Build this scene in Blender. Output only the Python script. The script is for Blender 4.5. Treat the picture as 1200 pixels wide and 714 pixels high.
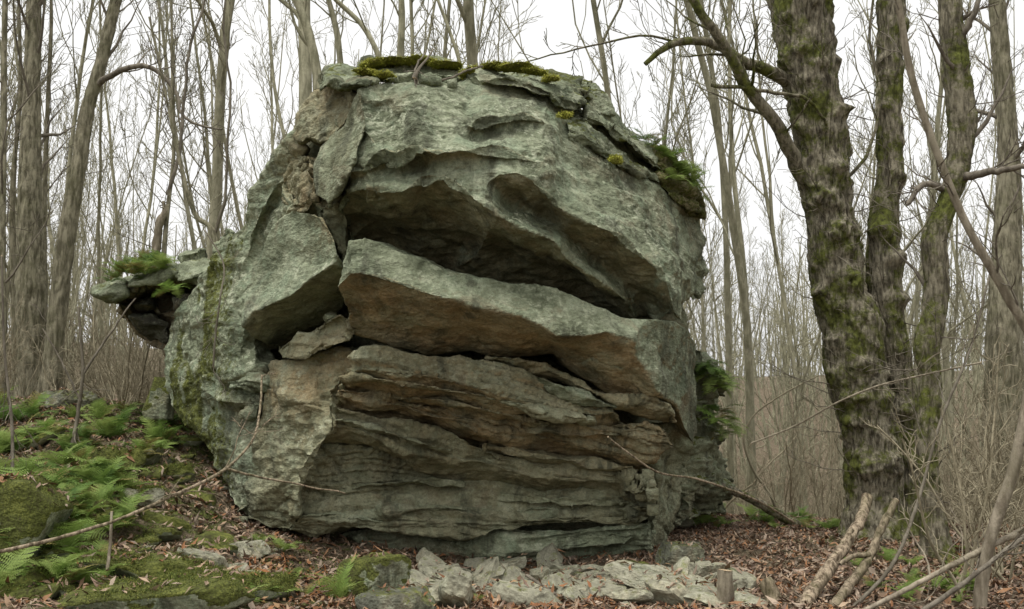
import bpy, bmesh, math, random
import numpy as np
from mathutils import Vector
from mathutils.geometry import delaunay_2d_cdt

# ------------------------------------------------------------------ camera, sky, sun, exposure
for o in list(bpy.data.objects): bpy.data.objects.remove(o)
SC = bpy.context.scene
COL = SC.collection
F = 35.0 / 36.0 * 1200.0            # focal length in photo pixels
EYE = 1.6
PITCH = math.atan((490.0 - 357.0) / F)
cam_data = bpy.data.cameras.new('camera')
cam_data.lens = 35; cam_data.sensor_width = 36; cam_data.clip_end = 3000; cam_data.clip_start = 0.05
cam = bpy.data.objects.new('camera', cam_data); COL.objects.link(cam)
cam.location = (0, 0, EYE); cam.rotation_euler = (math.pi / 2 + PITCH, 0, 0)
SC.camera = cam

W = bpy.data.worlds.new('World'); SC.world = W; W.use_nodes = True
wn = W.node_tree.nodes; wl = W.node_tree.links; wn.clear()
out = wn.new('ShaderNodeOutputWorld')
sky = wn.new('ShaderNodeTexSky'); sky.sky_type = 'NISHITA'; sky.sun_disc = False
SUN_EL, SUN_AZ = math.radians(72), math.radians(215)      # behind the camera, to its left
sky.sun_elevation = SUN_EL; sky.sun_rotation = SUN_AZ
sky.dust_density = 4.0; sky.air_density = 1.5
hs = wn.new('ShaderNodeHueSaturation'); hs.inputs['Saturation'].default_value = 0.0
b1 = wn.new('ShaderNodeBackground'); b1.inputs['Strength'].default_value = 0.09
b2 = wn.new('ShaderNodeBackground'); b2.inputs['Strength'].default_value = 0.46     # even cloud deck
cn = wn.new('ShaderNodeTexNoise'); cn.inputs['Scale'].default_value = 2.2; cn.inputs['Detail'].default_value = 4
cr = wn.new('ShaderNodeValToRGB')
cr.color_ramp.elements[0].position = 0.3; cr.color_ramp.elements[0].color = (0.86, 0.87, 0.87, 1)
cr.color_ramp.elements[1].position = 0.7; cr.color_ramp.elements[1].color = (1.0, 0.995, 0.98, 1)
ad = wn.new('ShaderNodeAddShader')
wl.new(sky.outputs[0], hs.inputs['Color']); wl.new(hs.outputs[0], b1.inputs['Color'])
wl.new(cn.outputs['Fac'], cr.inputs[0]); wl.new(cr.outputs[0], b2.inputs['Color'])
wl.new(b1.outputs[0], ad.inputs[0]); wl.new(b2.outputs[0], ad.inputs[1]); wl.new(ad.outputs[0], out.inputs['Surface'])

sun_d = bpy.data.lights.new('sun', 'SUN'); sun_d.energy = 1.5; sun_d.angle = math.radians(24); sun_d.color = (1.0, 0.965, 0.9)
sun = bpy.data.objects.new('sun', sun_d); COL.objects.link(sun); sun.location = (-6, -8, 14)
sd = Vector((math.sin(SUN_AZ) * math.cos(SUN_EL), math.cos(SUN_AZ) * math.cos(SUN_EL), math.sin(SUN_EL)))
sun.rotation_euler = (-sd).to_track_quat('-Z', 'Y').to_euler()
vs = SC.view_settings
vs.view_transform = 'Standard'; vs.look = 'None'; vs.exposure = 0.42; vs.gamma = 1.0; vs.use_curve_mapping = False
SC.render.resolution_x = 1024; SC.render.resolution_y = 609

# ------------------------------------------------------------------ helpers
RNG = np.random.default_rng(7)
CP, SP = math.cos(PITCH), math.sin(PITCH)

def ray(px, py):
    cx = (np.asarray(px, float) - 600.0) / F; cy = (357.0 - np.asarray(py, float)) / F
    return cx, CP - cy * SP, SP + cy * CP          # world direction for camera-depth 1

def P(px, py, Y):
    """photo pixel + distance in front of the eye (world Y, metres) -> world point"""
    dx, dy, dz = ray(px, py)
    t = Y / dy
    return np.stack([dx * t, np.broadcast_to(Y, np.shape(t)) * 1.0, EYE + dz * t], -1)

def _h(ix, iy, iz, s):
    h = (ix.astype(np.uint32) * np.uint32(374761393) + iy.astype(np.uint32) * np.uint32(668265263)
         + iz.astype(np.uint32) * np.uint32(2147483647 - 19) + np.uint32(s * 974711 + 13))
    h = (h ^ (h >> np.uint32(13))) * np.uint32(1274126177)
    h = (h ^ (h >> np.uint32(16))) * np.uint32(2246822519)
    h = h ^ (h >> np.uint32(15))
    return h.astype(np.float64) / 4294967295.0

def vnoise(p, s=0):
    i = np.floor(p).astype(np.int64); f = p - i
    u = f * f * f * (f * (f * 6 - 15) + 10)
    r = 0
    for a in (0, 1):
        wa = u[:, 0] if a else 1 - u[:, 0]
        for b in (0, 1):
            wb = u[:, 1] if b else 1 - u[:, 1]
            for c in (0, 1):
                wc = u[:, 2] if c else 1 - u[:, 2]
                r = r + wa * wb * wc * _h(i[:, 0] + a, i[:, 1] + b, i[:, 2] + c, s)
    return r * 2 - 1

def fbm(p, o=4, s=0, g=0.5):
    r = 0; a = 1.0
    for k in range(o):
        r = r + a * vnoise(p * (2.03 ** k) + 17.3 * k, s + k); a *= g
    return r

def facets(p, s=0, tilt=1.0):
    """relief of broken rock (unit cells): tilted, nearly flat chips that meet in sharp ridges"""
    i = np.floor(p).astype(np.int64)
    best = np.full(len(p), 1e9)
    for a in (-1, 0, 1):
        for b in (-1, 0, 1):
            for c in (-1, 0, 1):
                X, Y_, Z = i[:, 0] + a, i[:, 1] + b, i[:, 2] + c
                d = p - np.stack([X + _h(X, Y_, Z, s + 1), Y_ + _h(X, Y_, Z, s + 2), Z + _h(X, Y_, Z, s + 3)], 1)
                v = (d * d).sum(1) * .7 + ((_h(X, Y_, Z, s + 4) - .5) * d[:, 0] + (_h(X, Y_, Z, s + 5) - .5) * d[:, 1]
                     + (_h(X, Y_, Z, s + 6) - .5) * d[:, 2]) * 1.6 * tilt + _h(X, Y_, Z, s + 7) * .35
                best = np.minimum(best, v)
    return best - .25

def sm(x, a, b):
    t = np.clip((x - a) / (b - a), 0, 1); return t * t * (3 - 2 * t)

def mesh_np(name, V, Q=None, T=None, smooth=True):
    V = np.asarray(V, np.float32).reshape(-1, 3)
    me = bpy.data.meshes.new(name)
    loops = []; starts = []; totals = []; off = 0
    for A, k in ((Q, 4), (T, 3)):
        if A is None or len(A) == 0: continue
        A = np.asarray(A, np.int32).reshape(-1, k)
        loops.append(A.ravel()); n = len(A)
        starts.append(off + np.arange(n) * k); totals.append(np.full(n, k)); off += n * k
    loops = np.concatenate(loops).astype(np.int32); starts = np.concatenate(starts).astype(np.int32); totals = np.concatenate(totals).astype(np.int32)
    me.vertices.add(len(V)); me.vertices.foreach_set('co', V.ravel())
    me.loops.add(len(loops)); me.loops.foreach_set('vertex_index', loops)
    me.polygons.add(len(starts)); me.polygons.foreach_set('loop_start', starts); me.polygons.foreach_set('loop_total', totals)
    me.polygons.foreach_set('use_smooth', np.full(len(starts), smooth))
    me.update(calc_edges=True)
    return me

def attr(me, name, vals):
    a = me.attributes.new(name, 'FLOAT', 'POINT'); a.data.foreach_set('value', np.asarray(vals, np.float32))

def attr_col(me, name, vals):
    a = me.attributes.new(name, 'FLOAT_COLOR', 'POINT')
    v = np.ones((len(vals), 4), np.float32); v[:, :3] = vals
    a.data.foreach_set('color', v.ravel())

def obj(name, me, mat=None, parent=None, loc=None, kind=None):
    o = bpy.data.objects.new(name, me); COL.objects.link(o)
    if mat is not None and me is not None and not me.materials: me.materials.append(mat)
    if parent is not None: o.parent = parent
    if loc is not None: o.location = loc
    if kind: o['kind'] = kind
    return o

def tag(o, label, cat, group=None):
    o['label'] = label; o['category'] = cat
    if group: o['group'] = group
    return o

def empty(name, loc, label, cat, group=None):
    o = bpy.data.objects.new(name, None); COL.objects.link(o); o.location = loc; o.empty_display_size = .2
    return tag(o, label, cat, group)

def copy_thing(root, loc, rz=0.0, sc=1.0, rot=None):
    r = root.copy(); COL.objects.link(r); r.location = loc
    r.rotation_euler = rot if rot is not None else (0, 0, rz); r.scale = (sc, sc, sc) if np.isscalar(sc) else sc
    for ch in root.children:
        c = ch.copy(); COL.objects.link(c); c.parent = r
        for g in ch.children:
            d = g.copy(); COL.objects.link(d); d.parent = c
    return r

# ------------------------------------------------------------------ materials
def new_mat(name):
    m = bpy.data.materials.new(name); m.use_nodes = True
    nt = m.node_tree; nt.nodes.clear()
    o = nt.nodes.new('ShaderNodeOutputMaterial'); b = nt.nodes.new('ShaderNodeBsdfPrincipled')
    nt.links.new(b.outputs[0], o.inputs['Surface'])
    b.inputs['Roughness'].default_value = 0.9
    b.inputs['Specular IOR Level'].default_value = 0.2
    return m, nt, b

class N:
    def __init__(s, nt):
        s.nt = nt; s.tc = nt.nodes.new('ShaderNodeTexCoord').outputs['Object']
    def n(s, t): return s.nt.nodes.new(t)
    def link(s, a, b): s.nt.links.new(a, b)
    def mapping(s, scale, rot=(0, 0, 0)):
        m = s.n('ShaderNodeMapping'); m.inputs['Scale'].default_value = scale; m.inputs['Rotation'].default_value = rot
        s.link(s.tc, m.inputs[0]); return m.outputs[0]
    def noise(s, scale, detail=5, rough=.6, vec=None, dist=0.0):
        t = s.n('ShaderNodeTexNoise'); t.inputs['Scale'].default_value = scale; t.inputs['Detail'].default_value = detail
        t.inputs['Roughness'].default_value = rough; t.inputs['Distortion'].default_value = dist
        s.link(vec if vec is not None else s.tc, t.inputs['Vector']); return t.outputs['Fac']
    def voro(s, scale, feat='F1', vec=None):
        t = s.n('ShaderNodeTexVoronoi'); t.feature = feat; t.inputs['Scale'].default_value = scale
        s.link(vec if vec is not None else s.tc, t.inputs['Vector']); return t.outputs['Distance']
    def ramp(s, f, stops):
        r = s.n('ShaderNodeValToRGB'); e = r.color_ramp.elements
        while len(e) < len(stops): e.new(0.5)
        for k, (p, c) in enumerate(stops):
            e[k].position = p; e[k].color = (c, c, c, 1) if np.isscalar(c) else tuple(c) + (1,)
        s.link(f, r.inputs[0]); return r.outputs[0]
    def mix(s, f, a, b, mode='MIX'):
        m = s.n('ShaderNodeMix'); m.data_type = 'RGBA'; m.blend_type = mode
        for v, k in ((f, 0), (a, 6), (b, 7)):
            if hasattr(v, 'is_output'): s.link(v, m.inputs[k])
            elif k == 0: m.inputs[k].default_value = v
            else: m.inputs[k].default_value = tuple(v) + (1,)
        return m.outputs[2]
    def math(s, op, a, b=None):
        m = s.n('ShaderNodeMath'); m.operation = op
        for v, k in ((a, 0), (b, 1)):
            if v is None: continue
            if hasattr(v, 'is_output'): s.link(v, m.inputs[k])
            else: m.inputs[k].default_value = v
        return m.outputs[0]
    def attr(s, name, kind='Fac'):
        a = s.n('ShaderNodeAttribute'); a.attribute_name = name; return a.outputs[kind]
    def up(s):
        g = s.n('ShaderNodeNewGeometry'); x = s.n('ShaderNodeSeparateXYZ'); s.link(g.outputs['Normal'], x.inputs[0]); return x.outputs['Z']
    def rand(s):
        return s.n('ShaderNodeObjectInfo').outputs['Random']
    def bump(s, b, h, strength, dist):
        n = s.n('ShaderNodeBump'); n.inputs['Strength'].default_value = strength; n.inputs['Distance'].default_value = dist
        s.link(h, n.inputs['Height']); s.link(n.outputs[0], b.inputs['Normal'])

def rock_material(name, attrs, base=((.066, .075, .044), (.192, .213, .137), (.345, .368, .255)), lichen=.5, moss=.4):
    """grey-green stone: mottled base, pale and mint lichen, iron stain, moss where it lies flat"""
    m, nt, b = new_mat(name); k = N(nt)
    big = k.noise(1.3, 6, .62, dist=.6); mid = k.noise(5.5, 6, .68); fine = k.noise(34, 5, .7); grit = k.noise(120, 3, .6)
    c = k.ramp(k.math('ADD', k.math('MULTIPLY', big, .6), k.math('MULTIPLY', mid, .4)), [(.36, base[0]), (.5, base[1]), (.63, base[2])])
    # iron / tannin stain
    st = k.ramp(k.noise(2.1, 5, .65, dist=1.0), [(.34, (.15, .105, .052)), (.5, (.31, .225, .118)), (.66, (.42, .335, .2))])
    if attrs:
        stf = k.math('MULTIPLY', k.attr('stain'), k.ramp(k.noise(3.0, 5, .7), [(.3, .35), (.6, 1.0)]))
        lf = k.attr('lichen')
    else:
        stf = k.ramp(k.noise(2.0, 4, .6), [(.5, 0.0), (.75, .45)]); lf = lichen
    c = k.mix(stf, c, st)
    # mint film lichen and pale crust lichen
    mint = k.ramp(k.noise(2.6, 6, .66, dist=.8), [(.5, 0.0), (.64, .75)])
    c = k.mix(k.math('MULTIPLY', mint, lf), c, (.215, .27, .18))
    pale = k.math('MULTIPLY', k.ramp(k.noise(11, 6, .75, dist=.5), [(.515, 0.0), (.585, 1.0)]), k.ramp(k.noise(1.7, 3, .5), [(.42, 0.08), (.56, 1.0)]))
    c = k.mix(k.math('MULTIPLY', pale, lf), c, (.42, .44, .32))
    ros = k.math('MULTIPLY', k.ramp(k.math('ADD', k.voro(7.5), k.math('MULTIPLY', k.noise(22, 4, .7), .28)), [(.30, 1.0), (.37, 0.0)]), k.ramp(k.noise(1.2, 3, .5), [(.47, 0.0), (.55, .85)]))
    c = k.mix(k.math('MULTIPLY', ros, lf), c, k.ramp(k.noise(30, 4, .7), [(.4, (.24, .29, .19)), (.6, (.40, .43, .30))]))
    spots = k.ramp(k.voro(26), [(.10, 1.0), (.17, 0.0)])
    c = k.mix(k.math('MULTIPLY', k.math('MULTIPLY', spots, lf), k.ramp(k.noise(4), [(.5, 0.0), (.62, .9)])), c, (.47, .48, .38))
    # brown weathering patches, dark water streaks
    c = k.mix(k.ramp(k.noise(1.1, 6, .7, dist=1.2), [(.54, 0.0), (.66, .55)]), c, (.19, .155, .098))
    c = k.mix(k.ramp(k.noise(2.4, 6, .7, k.mapping((1, 1, .22)), .5), [(.53, 0.0), (.64, .75)]), c, (.062, .064, .042))
    # dark algae flecks and pits
    c = k.mix(k.ramp(k.noise(19, 5, .72), [(.58, 0.0), (.72, .6)]), c, (.07, .073, .05))
    c = k.mix(.4, c, k.ramp(fine, [(.3, .14), (.5, .5), (.7, .86)]), 'OVERLAY')
    c = k.mix(.15, c, k.ramp(grit, [(.3, .2), (.7, .8)]), 'OVERLAY')
    # moss
    mo = k.attr('moss') if attrs else k.math('MULTIPLY', k.ramp(k.math('ADD', k.up(), k.math('MULTIPLY', k.noise(5, 5, .7), .9)), [(.72 - .35 * (moss > .9) - .3 * (moss > 1.5), 0.0), (1.0 - .3 * (moss > .9) - .3 * (moss > 1.5), 1.0)]), min(moss, 1.0))
    mo = k.ramp(k.math('ADD', mo, k.math('MULTIPLY', k.math('SUBTRACT', k.noise(16, 4, .7), .5), .9)), [(.42, 0.0), (.6, 1.0)])
    c = k.mix(mo, c, k.ramp(k.math('ADD', k.math('MULTIPLY', k.noise(7, 5, .7), .5), k.math('MULTIPLY', k.noise(65, 3, .7), .5)), [(.37, (.035, .03, .012)), (.5, (.075, .085, .02)), (.62, (.16, .17, .04))]))
    nt.links.new(c, b.inputs['Base Color'])
    chips = k.voro(13, vec=k.mapping((1, 1, 1.9))); chips2 = k.voro(34, vec=k.mapping((1, 1, 1.7)))
    fine_b = k.math('ADD', k.math('MULTIPLY', chips, .55), k.math('MULTIPLY', chips2, .28))
    h = k.math('ADD', k.math('ADD', k.math('ADD', fine_b, k.math('MULTIPLY', mid, .3)), k.math('MULTIPLY', fine, .5)), k.math('MULTIPLY', grit, .18))
    k.bump(b, h, .8, .03)
    return m

def moss_material(name='moss', cols=((.03, .036, .008), (.095, .11, .02), (.2, .215, .05))):
    m, nt, b = new_mat(name); k = N(nt)
    c = k.ramp(k.math('ADD', k.math('MULTIPLY', k.noise(6, 5, .7), .5), k.math('MULTIPLY', k.noise(70, 3, .7), .5)), [(.34, cols[0]), (.5, cols[1]), (.64, cols[2])])
    c = k.mix(k.ramp(k.noise(3.3, 4), [(.52, 0.0), (.66, .8)]), c, (.10, .075, .03))
    nt.links.new(c, b.inputs['Base Color'])
    k.bump(b, k.math('ADD', k.noise(90, 4, .8), k.voro(60)), 1.0, .02)
    return m

def bark_material(name, dark, light, moss=.0, vscale=14, mossc=(.075, .085, .02), bumpd=.02):
    m, nt, b = new_mat(name); k = N(nt)
    v = k.mapping((1, 1, .2)); v2 = k.mapping((1, 1, .6))
    r = k.noise(vscale, 5, .62, v, .3); q = k.noise(vscale * .35, 5, .65, v2)
    c = k.ramp(k.math('ADD', k.math('MULTIPLY', r, .75), k.math('MULTIPLY', q, .25)), [(.42, dark), (.58, light)])
    c = k.mix(k.ramp(k.noise(3.7, 6, .7), [(.55, 0.0), (.68, .55)]), c, tuple(min(1, x * 1.35) for x in light))
    c = k.mix(k.math('MULTIPLY', k.rand(), .35), c, (.13, .115, .075))
    if moss:
        c = k.mix(k.math('MULTIPLY', k.ramp(k.noise(2.2, 8, .78), [(.47, 0.0), (.56, 1.0)]), moss), c, k.ramp(k.noise(14), [(.35, (.035, .036, .012)), (.65, mossc)]))
    nt.links.new(c, b.inputs['Base Color'])
    k.bump(b, k.math('ADD', r, k.math('MULTIPLY', k.noise(60, 4), .3)), .8, bumpd)
    return m

def plain_material(name, a, b_, scale=20, rough=.85, trans=0.0, randmix=None):
    m, nt, b = new_mat(name); k = N(nt)
    c = k.ramp(k.noise(scale, 4, .65), [(.35, a), (.65, b_)])
    if randmix: c = k.mix(k.math('MULTIPLY', k.rand(), .8), c, randmix)
    nt.links.new(c, b.inputs['Base Color']); b.inputs['Roughness'].default_value = rough
    if trans:
        t = nt.nodes.new('ShaderNodeBsdfTranslucent'); nt.links.new(c, t.inputs['Color'])
        x = nt.nodes.new('ShaderNodeMixShader'); x.inputs[0].default_value = trans
        nt.links.new(b.outputs[0], x.inputs[1]); nt.links.new(t.outputs[0], x.inputs[2])
        nt.links.new(x.outputs[0], nt.nodes['Material Output'].inputs['Surface'])
    return m

M_ROCK = rock_material('boulder_stone', True)
M_STONE = rock_material('loose_stone', False, ((.16, .152, .108), (.31, .298, .22), (.43, .415, .32)), .32, .4)
M_MOSSY = rock_material('mossy_stone', False, lichen=.6, moss=1.0)
M_MOSSY2 = rock_material('moss_clad_stone', False, lichen=.8, moss=2.0)
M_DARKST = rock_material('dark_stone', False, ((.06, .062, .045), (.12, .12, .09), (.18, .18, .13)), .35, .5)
M_MOSS = moss_material()
M_BARK = bark_material('bark_old', (.06, .052, .036), (.30, .27, .195), moss=1.0, vscale=24, bumpd=.04, mossc=(.14, .155, .035))
M_BARKL = bark_material('bark_left', (.105, .095, .063), (.31, .285, .2), moss=.3, vscale=18)
M_BARKF = bark_material('bark_slender', (.215, .205, .135), (.40, .38, .265), moss=.3, mossc=(.13, .135, .06))
M_TWIG = bark_material('bark_twig', (.10, .085, .065), (.21, .185, .145))
M_DEAD = bark_material('dead_wood', (.16, .13, .095), (.36, .31, .235), moss=.2)
M_BRUSH = bark_material('brush_twig', (.215, .185, .12), (.38, .335, .23))
M_FERN = plain_material('fern_green', (.10, .17, .03), (.22, .33, .07), 9, .6, .4, (.30, .37, .11))
M_FERNB = plain_material('fern_fading', (.15, .13, .04), (.28, .24, .08), 9, .7, .3)
M_FERND = plain_material('fern_dark', (.075, .135, .028), (.16, .25, .055), 9, .6, .35)
# ------------------------------------------------------------------ the ground
_cp = []
for px, py, Y in [(-150, 705, 7.4), (0, 700, 7.6), (110, 700, 7.9), (250, 700, 8.2), (400, 703, 8.4), (600, 706, 8.7), (800, 708, 8.7), (1000, 705, 8.6), (1190, 708, 8.5),
                  (1350, 700, 8.6), (100, 605, 9.6), (50, 525, 12), (60, 478, 15.2), (150, 482, 15.6), (195, 500, 14.6), (-120, 560, 11), (-150, 480, 15), (215, 525, 13.4),
                  (250, 572, 12.4), (282, 628, 11.4), (150, 560, 11), (200, 645, 9.6), (330, 652, 10.6), (450, 676, 10.6), (600, 688, 10.8), (740, 672, 11),
                  (785, 652, 11.6), (830, 628, 13), (870, 614, 14.5), (930, 612, 15), (1000, 626, 13), (1030, 626, 12.5), (1090, 660, 11.0), (1190, 642, 12), (1350, 640, 12)]:
    _cp.append(P(px, py, Y))
for x, y, z in [(0, 0, 0), (-8, 0, .4), (8, 0, -.1), (0, -12, 0), (-3, 4, .2), (3, 4, 0), (0, 14, .4), (-3, 15.5, 1.3), (3, 17, 0), (9, 17, -.3), (14, 14, -.3), (9, 21, -1.4), (2, 22, -.8), (-6, 20, 1.5),
                (-12, 19, 1.8), (-16, 14, 2.0), (-9, 27, .3), (0, 32, -3), (12, 32, -4), (-20, 32, -.4), (24, 24, -3), (0, 50, -5), (20, 48, -6), (-20, 50, -2.5), (40, 40, -6), (-40, 40, 0),
                (0, 90, 1), (35, 90, 0), (-35, 90, 4), (0, 130, 8), (60, 130, 6), (-60, 130, 12), (0, 200, 12), (120, 200, 12), (-120, 200, 16), (0, 420, 14), (420, 420, 14), (-420, 420, 18),
                (-120, 40, 3), (120, 40, -4), (-120, -60, 2), (120, -60, -2), (0, -60, 0), (420, 0, 0), (-420, 0, 6), (0, -420, 0), (420, -420, 0), (-420, -420, 0)]:
    _cp.append(np.array((x, y, z), float))
_cp = np.array(_cp)

def _warp(xy):      # compress the far field so that near and far control points are evenly spaced
    x, y = xy[:, 0], xy[:, 1] - 10
    r = np.sqrt(x * x + y * y) + 1e-9
    k = np.where(r < 12, 1.0, (12 + 14 * np.log(np.maximum(r, 12) / 12)) / r)
    return np.stack([x * k, y * k], 1)
_cw = _warp(_cp[:, :2])
def _phi(A, B):
    d2 = ((A[:, None, :] - B[None]) ** 2).sum(2); return np.sqrt(d2 + .5)
_A = np.zeros((len(_cp) + 3,) * 2); _n = len(_cp)
_A[:_n, :_n] = _phi(_cw, _cw) - np.eye(_n) * .15
_A[:_n, _n] = 1; _A[:_n, _n + 1:] = _cw; _A[_n, :_n] = 1; _A[_n + 1:, :_n] = _cw.T
_wt = np.linalg.solve(_A, np.concatenate([_cp[:, 2], [0, 0, 0]]))

def ground_smooth(xy):
    xy = np.atleast_2d(np.asarray(xy, float)); w = _warp(xy); r = np.empty(len(xy))
    for a in range(0, len(xy), 40000):
        s = slice(a, a + 40000)
        r[s] = _phi(w[s], _cw) @ _wt[:_n] + _wt[_n] + w[s] @ _wt[_n + 1:]
    return r

def ground(xy):
    xy = np.atleast_2d(np.asarray(xy, float)); z = ground_smooth(xy)
    p = np.column_stack([xy, np.zeros(len(xy))])
    near = sm(-np.hypot(xy[:, 0], xy[:, 1] - 10), -30, -12)
    rough = .35 + .65 * sm(-xy[:, 0], .5, 3.5)          # the left slope is lumpier
    z = z + near * rough * (fbm(p * 1.1, 3, 31) * .07 + np.maximum(fbm(p * 2.6, 3, 35), 0) * .11 + fbm(p * 7, 2, 38) * .018)
    z = z + (1 - near) * fbm(p * .12, 3, 44) * .5
    return z

def gz(x, y): return float(ground([(x, y)])[0])

def hit(px, py, lo=5.0, hi=60.0):
    """first ground point along a photo pixel's ray"""
    Ys = np.linspace(lo, hi, 1400); pts = P(np.full(1400, px), np.full(1400, py), Ys)
    d = pts[:, 2] - ground(pts[:, :2]); k = np.argmax(d < 0) if (d < 0).any() else 1399
    return pts[k]

def _axis(lo, hi, step, far, grow):
    a = list(np.arange(lo, hi + 1e-6, step)); s = step; v = hi
    while v < far: s *= grow; v += s; a.append(v)
    s = step; v = lo; pre = []
    while v > -far: s *= grow; v -= s; pre.append(v)
    return np.array(pre[::-1] + a)
gx = _axis(-8.5, 8.5, .07, 600, 1.12); gy = _axis(6.5, 17.5, .07, 600, 1.12)
GX, GY = np.meshgrid(gx, gy); XY = np.column_stack([GX.ravel(), GY.ravel()])
GV = np.column_stack([XY, ground(XY)])
nx, ny = len(gx), len(gy); ii = (np.arange(ny - 1)[:, None] * nx + np.arange(nx - 1)[None]).ravel()
me = mesh_np('ground', GV, np.column_stack([ii, ii + 1, ii + nx + 1, ii + nx]))
m, nt, b = new_mat('forest_floor'); k = N(nt)
c = k.ramp(k.math('ADD', k.math('MULTIPLY', k.noise(24, 6, .75), .6), k.math('MULTIPLY', k.noise(3, 5, .6), .4)), [(.36, (.055, .044, .027)), (.5, (.15, .116, .075)), (.64, (.27, .218, .145))])
c = k.mix(k.ramp(k.voro(38), [(.1, .55), (.4, 0.0)]), c, (.25, .175, .12))
mo = k.math('MULTIPLY', k.ramp(k.noise(2.4, 6, .72), [(.47, 0.0), (.57, 1.0)]), k.attr('mossy'))
c = k.mix(mo, c, k.ramp(k.noise(13, 4), [(.35, (.04, .045, .012)), (.65, (.12, .14, .03))]))
nt.links.new(c, b.inputs['Base Color'])
k.bump(b, k.math('ADD', k.noise(30, 5, .75), k.voro(40)), .9, .04)
attr(me, 'mossy', sm(-XY[:, 0], -1.0, 2.6) * sm(-np.abs(XY[:, 1] - 11), -9, -5) + .8 * sm(-np.hypot(XY[:, 0] - 4.9, XY[:, 1] - 11.8), -2.6, -.8))
obj('ground', me, m, kind='structure')
# ------------------------------------------------------------------ the boulder
BED = np.array((.23, .22, .95)); BED /= np.linalg.norm(BED)
BEDL = np.array((.03, .10, .99)); BEDL /= np.linalg.norm(BEDL)
DEPS = bpy.context.evaluated_depsgraph_get

def in_poly(x, y, poly):
    r = False; n = len(poly); j = n - 1
    for i in range(n):
        xi, yi = poly[i][0], poly[i][1]; xj, yj = poly[j][0], poly[j][1]
        if (yi > y) != (yj > y) and x < (xj - xi) * (y - yi) / (yj - yi) + xi: r = not r
        j = i
    return r

def solid(outline, lines=(), back=14.0, shrink=.28, backs=None):
    """closed solid: facets between traced break lines (each point: photo x, photo y, metres from the eye) + flanks running back into the rock"""
    pts = []; idx = {}; edges = []
    def add(q):
        key = (round(q[0], 1), round(q[1], 1))
        if key not in idx: idx[key] = len(pts); pts.append(q)
        return idx[key]
    loop = [add(q) for q in outline]
    for i in range(len(loop)): edges.append((loop[i], loop[(i + 1) % len(loop)]))
    for ln in lines:
        l = [add(q) for q in ln]
        edges += [(l[i], l[i + 1]) for i in range(len(l) - 1) if l[i] != l[i + 1]]
    A = np.array(pts, float)
    v, e, f, ov, oe, of = delaunay_2d_cdt([Vector((q[0], q[1])) for q in pts], edges, [], 0, 1e-4)
    V2 = np.array([(q.x, q.y) for q in v])
    D = np.empty(len(v))
    for i in range(len(v)):
        if len(ov[i]): D[i] = A[ov[i][0], 2]
        else:
            d = np.hypot(*(A[:, :2] - V2[i]).T) + 1e-6; k = np.argsort(d)[:2]; w = 1 / d[k]; D[i] = (A[k, 2] * w).sum() / w.sum()
    tris = [t for t in f if in_poly(*(V2[list(t)].mean(0)), outline)]
    used = sorted({i for t in tris for i in t}); rm = {u: i for i, u in enumerate(used)}
    V2 = V2[used]; D = D[used]; tris = [[rm[i] for i in t] for t in tris]
    n = len(V2); c = V2.mean(0)
    cnt = {}
    for t in tris:
        for a_, b_ in ((t[0], t[1]), (t[1], t[2]), (t[2], t[0])):
            if (b_, a_) in cnt: del cnt[(b_, a_)]
            else: cnt[(a_, b_)] = 1
    bd = list(cnt); bv = sorted({i for e_ in bd for i in e_}); bm_ = {q: n + i for i, q in enumerate(bv)}
    V = list(P(V2[:, 0], V2[:, 1], D))
    for q in bv:
        Yb = max(D[q] + .35, back); s = V2[q] + (c - V2[q]) * shrink
        V.append(P(s[0], s[1], Yb))
    V.append(P(c[0], c[1], max(back, D.max() + .35)))
    F_ = [tuple(t) for t in tris]
    for a_, b_ in bd:
        F_.append((b_, a_, bm_[a_], bm_[b_])); F_.append((bm_[b_], bm_[a_], len(V) - 1))
    return np.array(V), F_

def remesh(V, F_, vox):
    me = bpy.data.meshes.new('tmp'); me.from_pydata([tuple(q) for q in V], [], F_); me.update()
    bm = bmesh.new(); bm.from_mesh(me); bmesh.ops.recalc_face_normals(bm, faces=bm.faces); bm.to_mesh(me); bm.free()
    o = bpy.data.objects.new('tmp', me); COL.objects.link(o)
    md = o.modifiers.new('r', 'REMESH'); md.mode = 'VOXEL'; md.voxel_size = vox; md.adaptivity = 0; md.use_smooth_shade = True
    ev = o.evaluated_get(DEPS()); r = bpy.data.meshes.new_from_object(ev)
    bpy.data.objects.remove(o); bpy.data.meshes.remove(me)
    return r

def get_vn(me):
    n = len(me.vertices); v = np.empty(n * 3, np.float32); me.vertices.foreach_get('co', v)
    nn = np.empty(n * 3, np.float32); me.vertex_normals.foreach_get('vector', nn)
    return v.reshape(-1, 3).astype(float), nn.reshape(-1, 3).astype(float)

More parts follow.
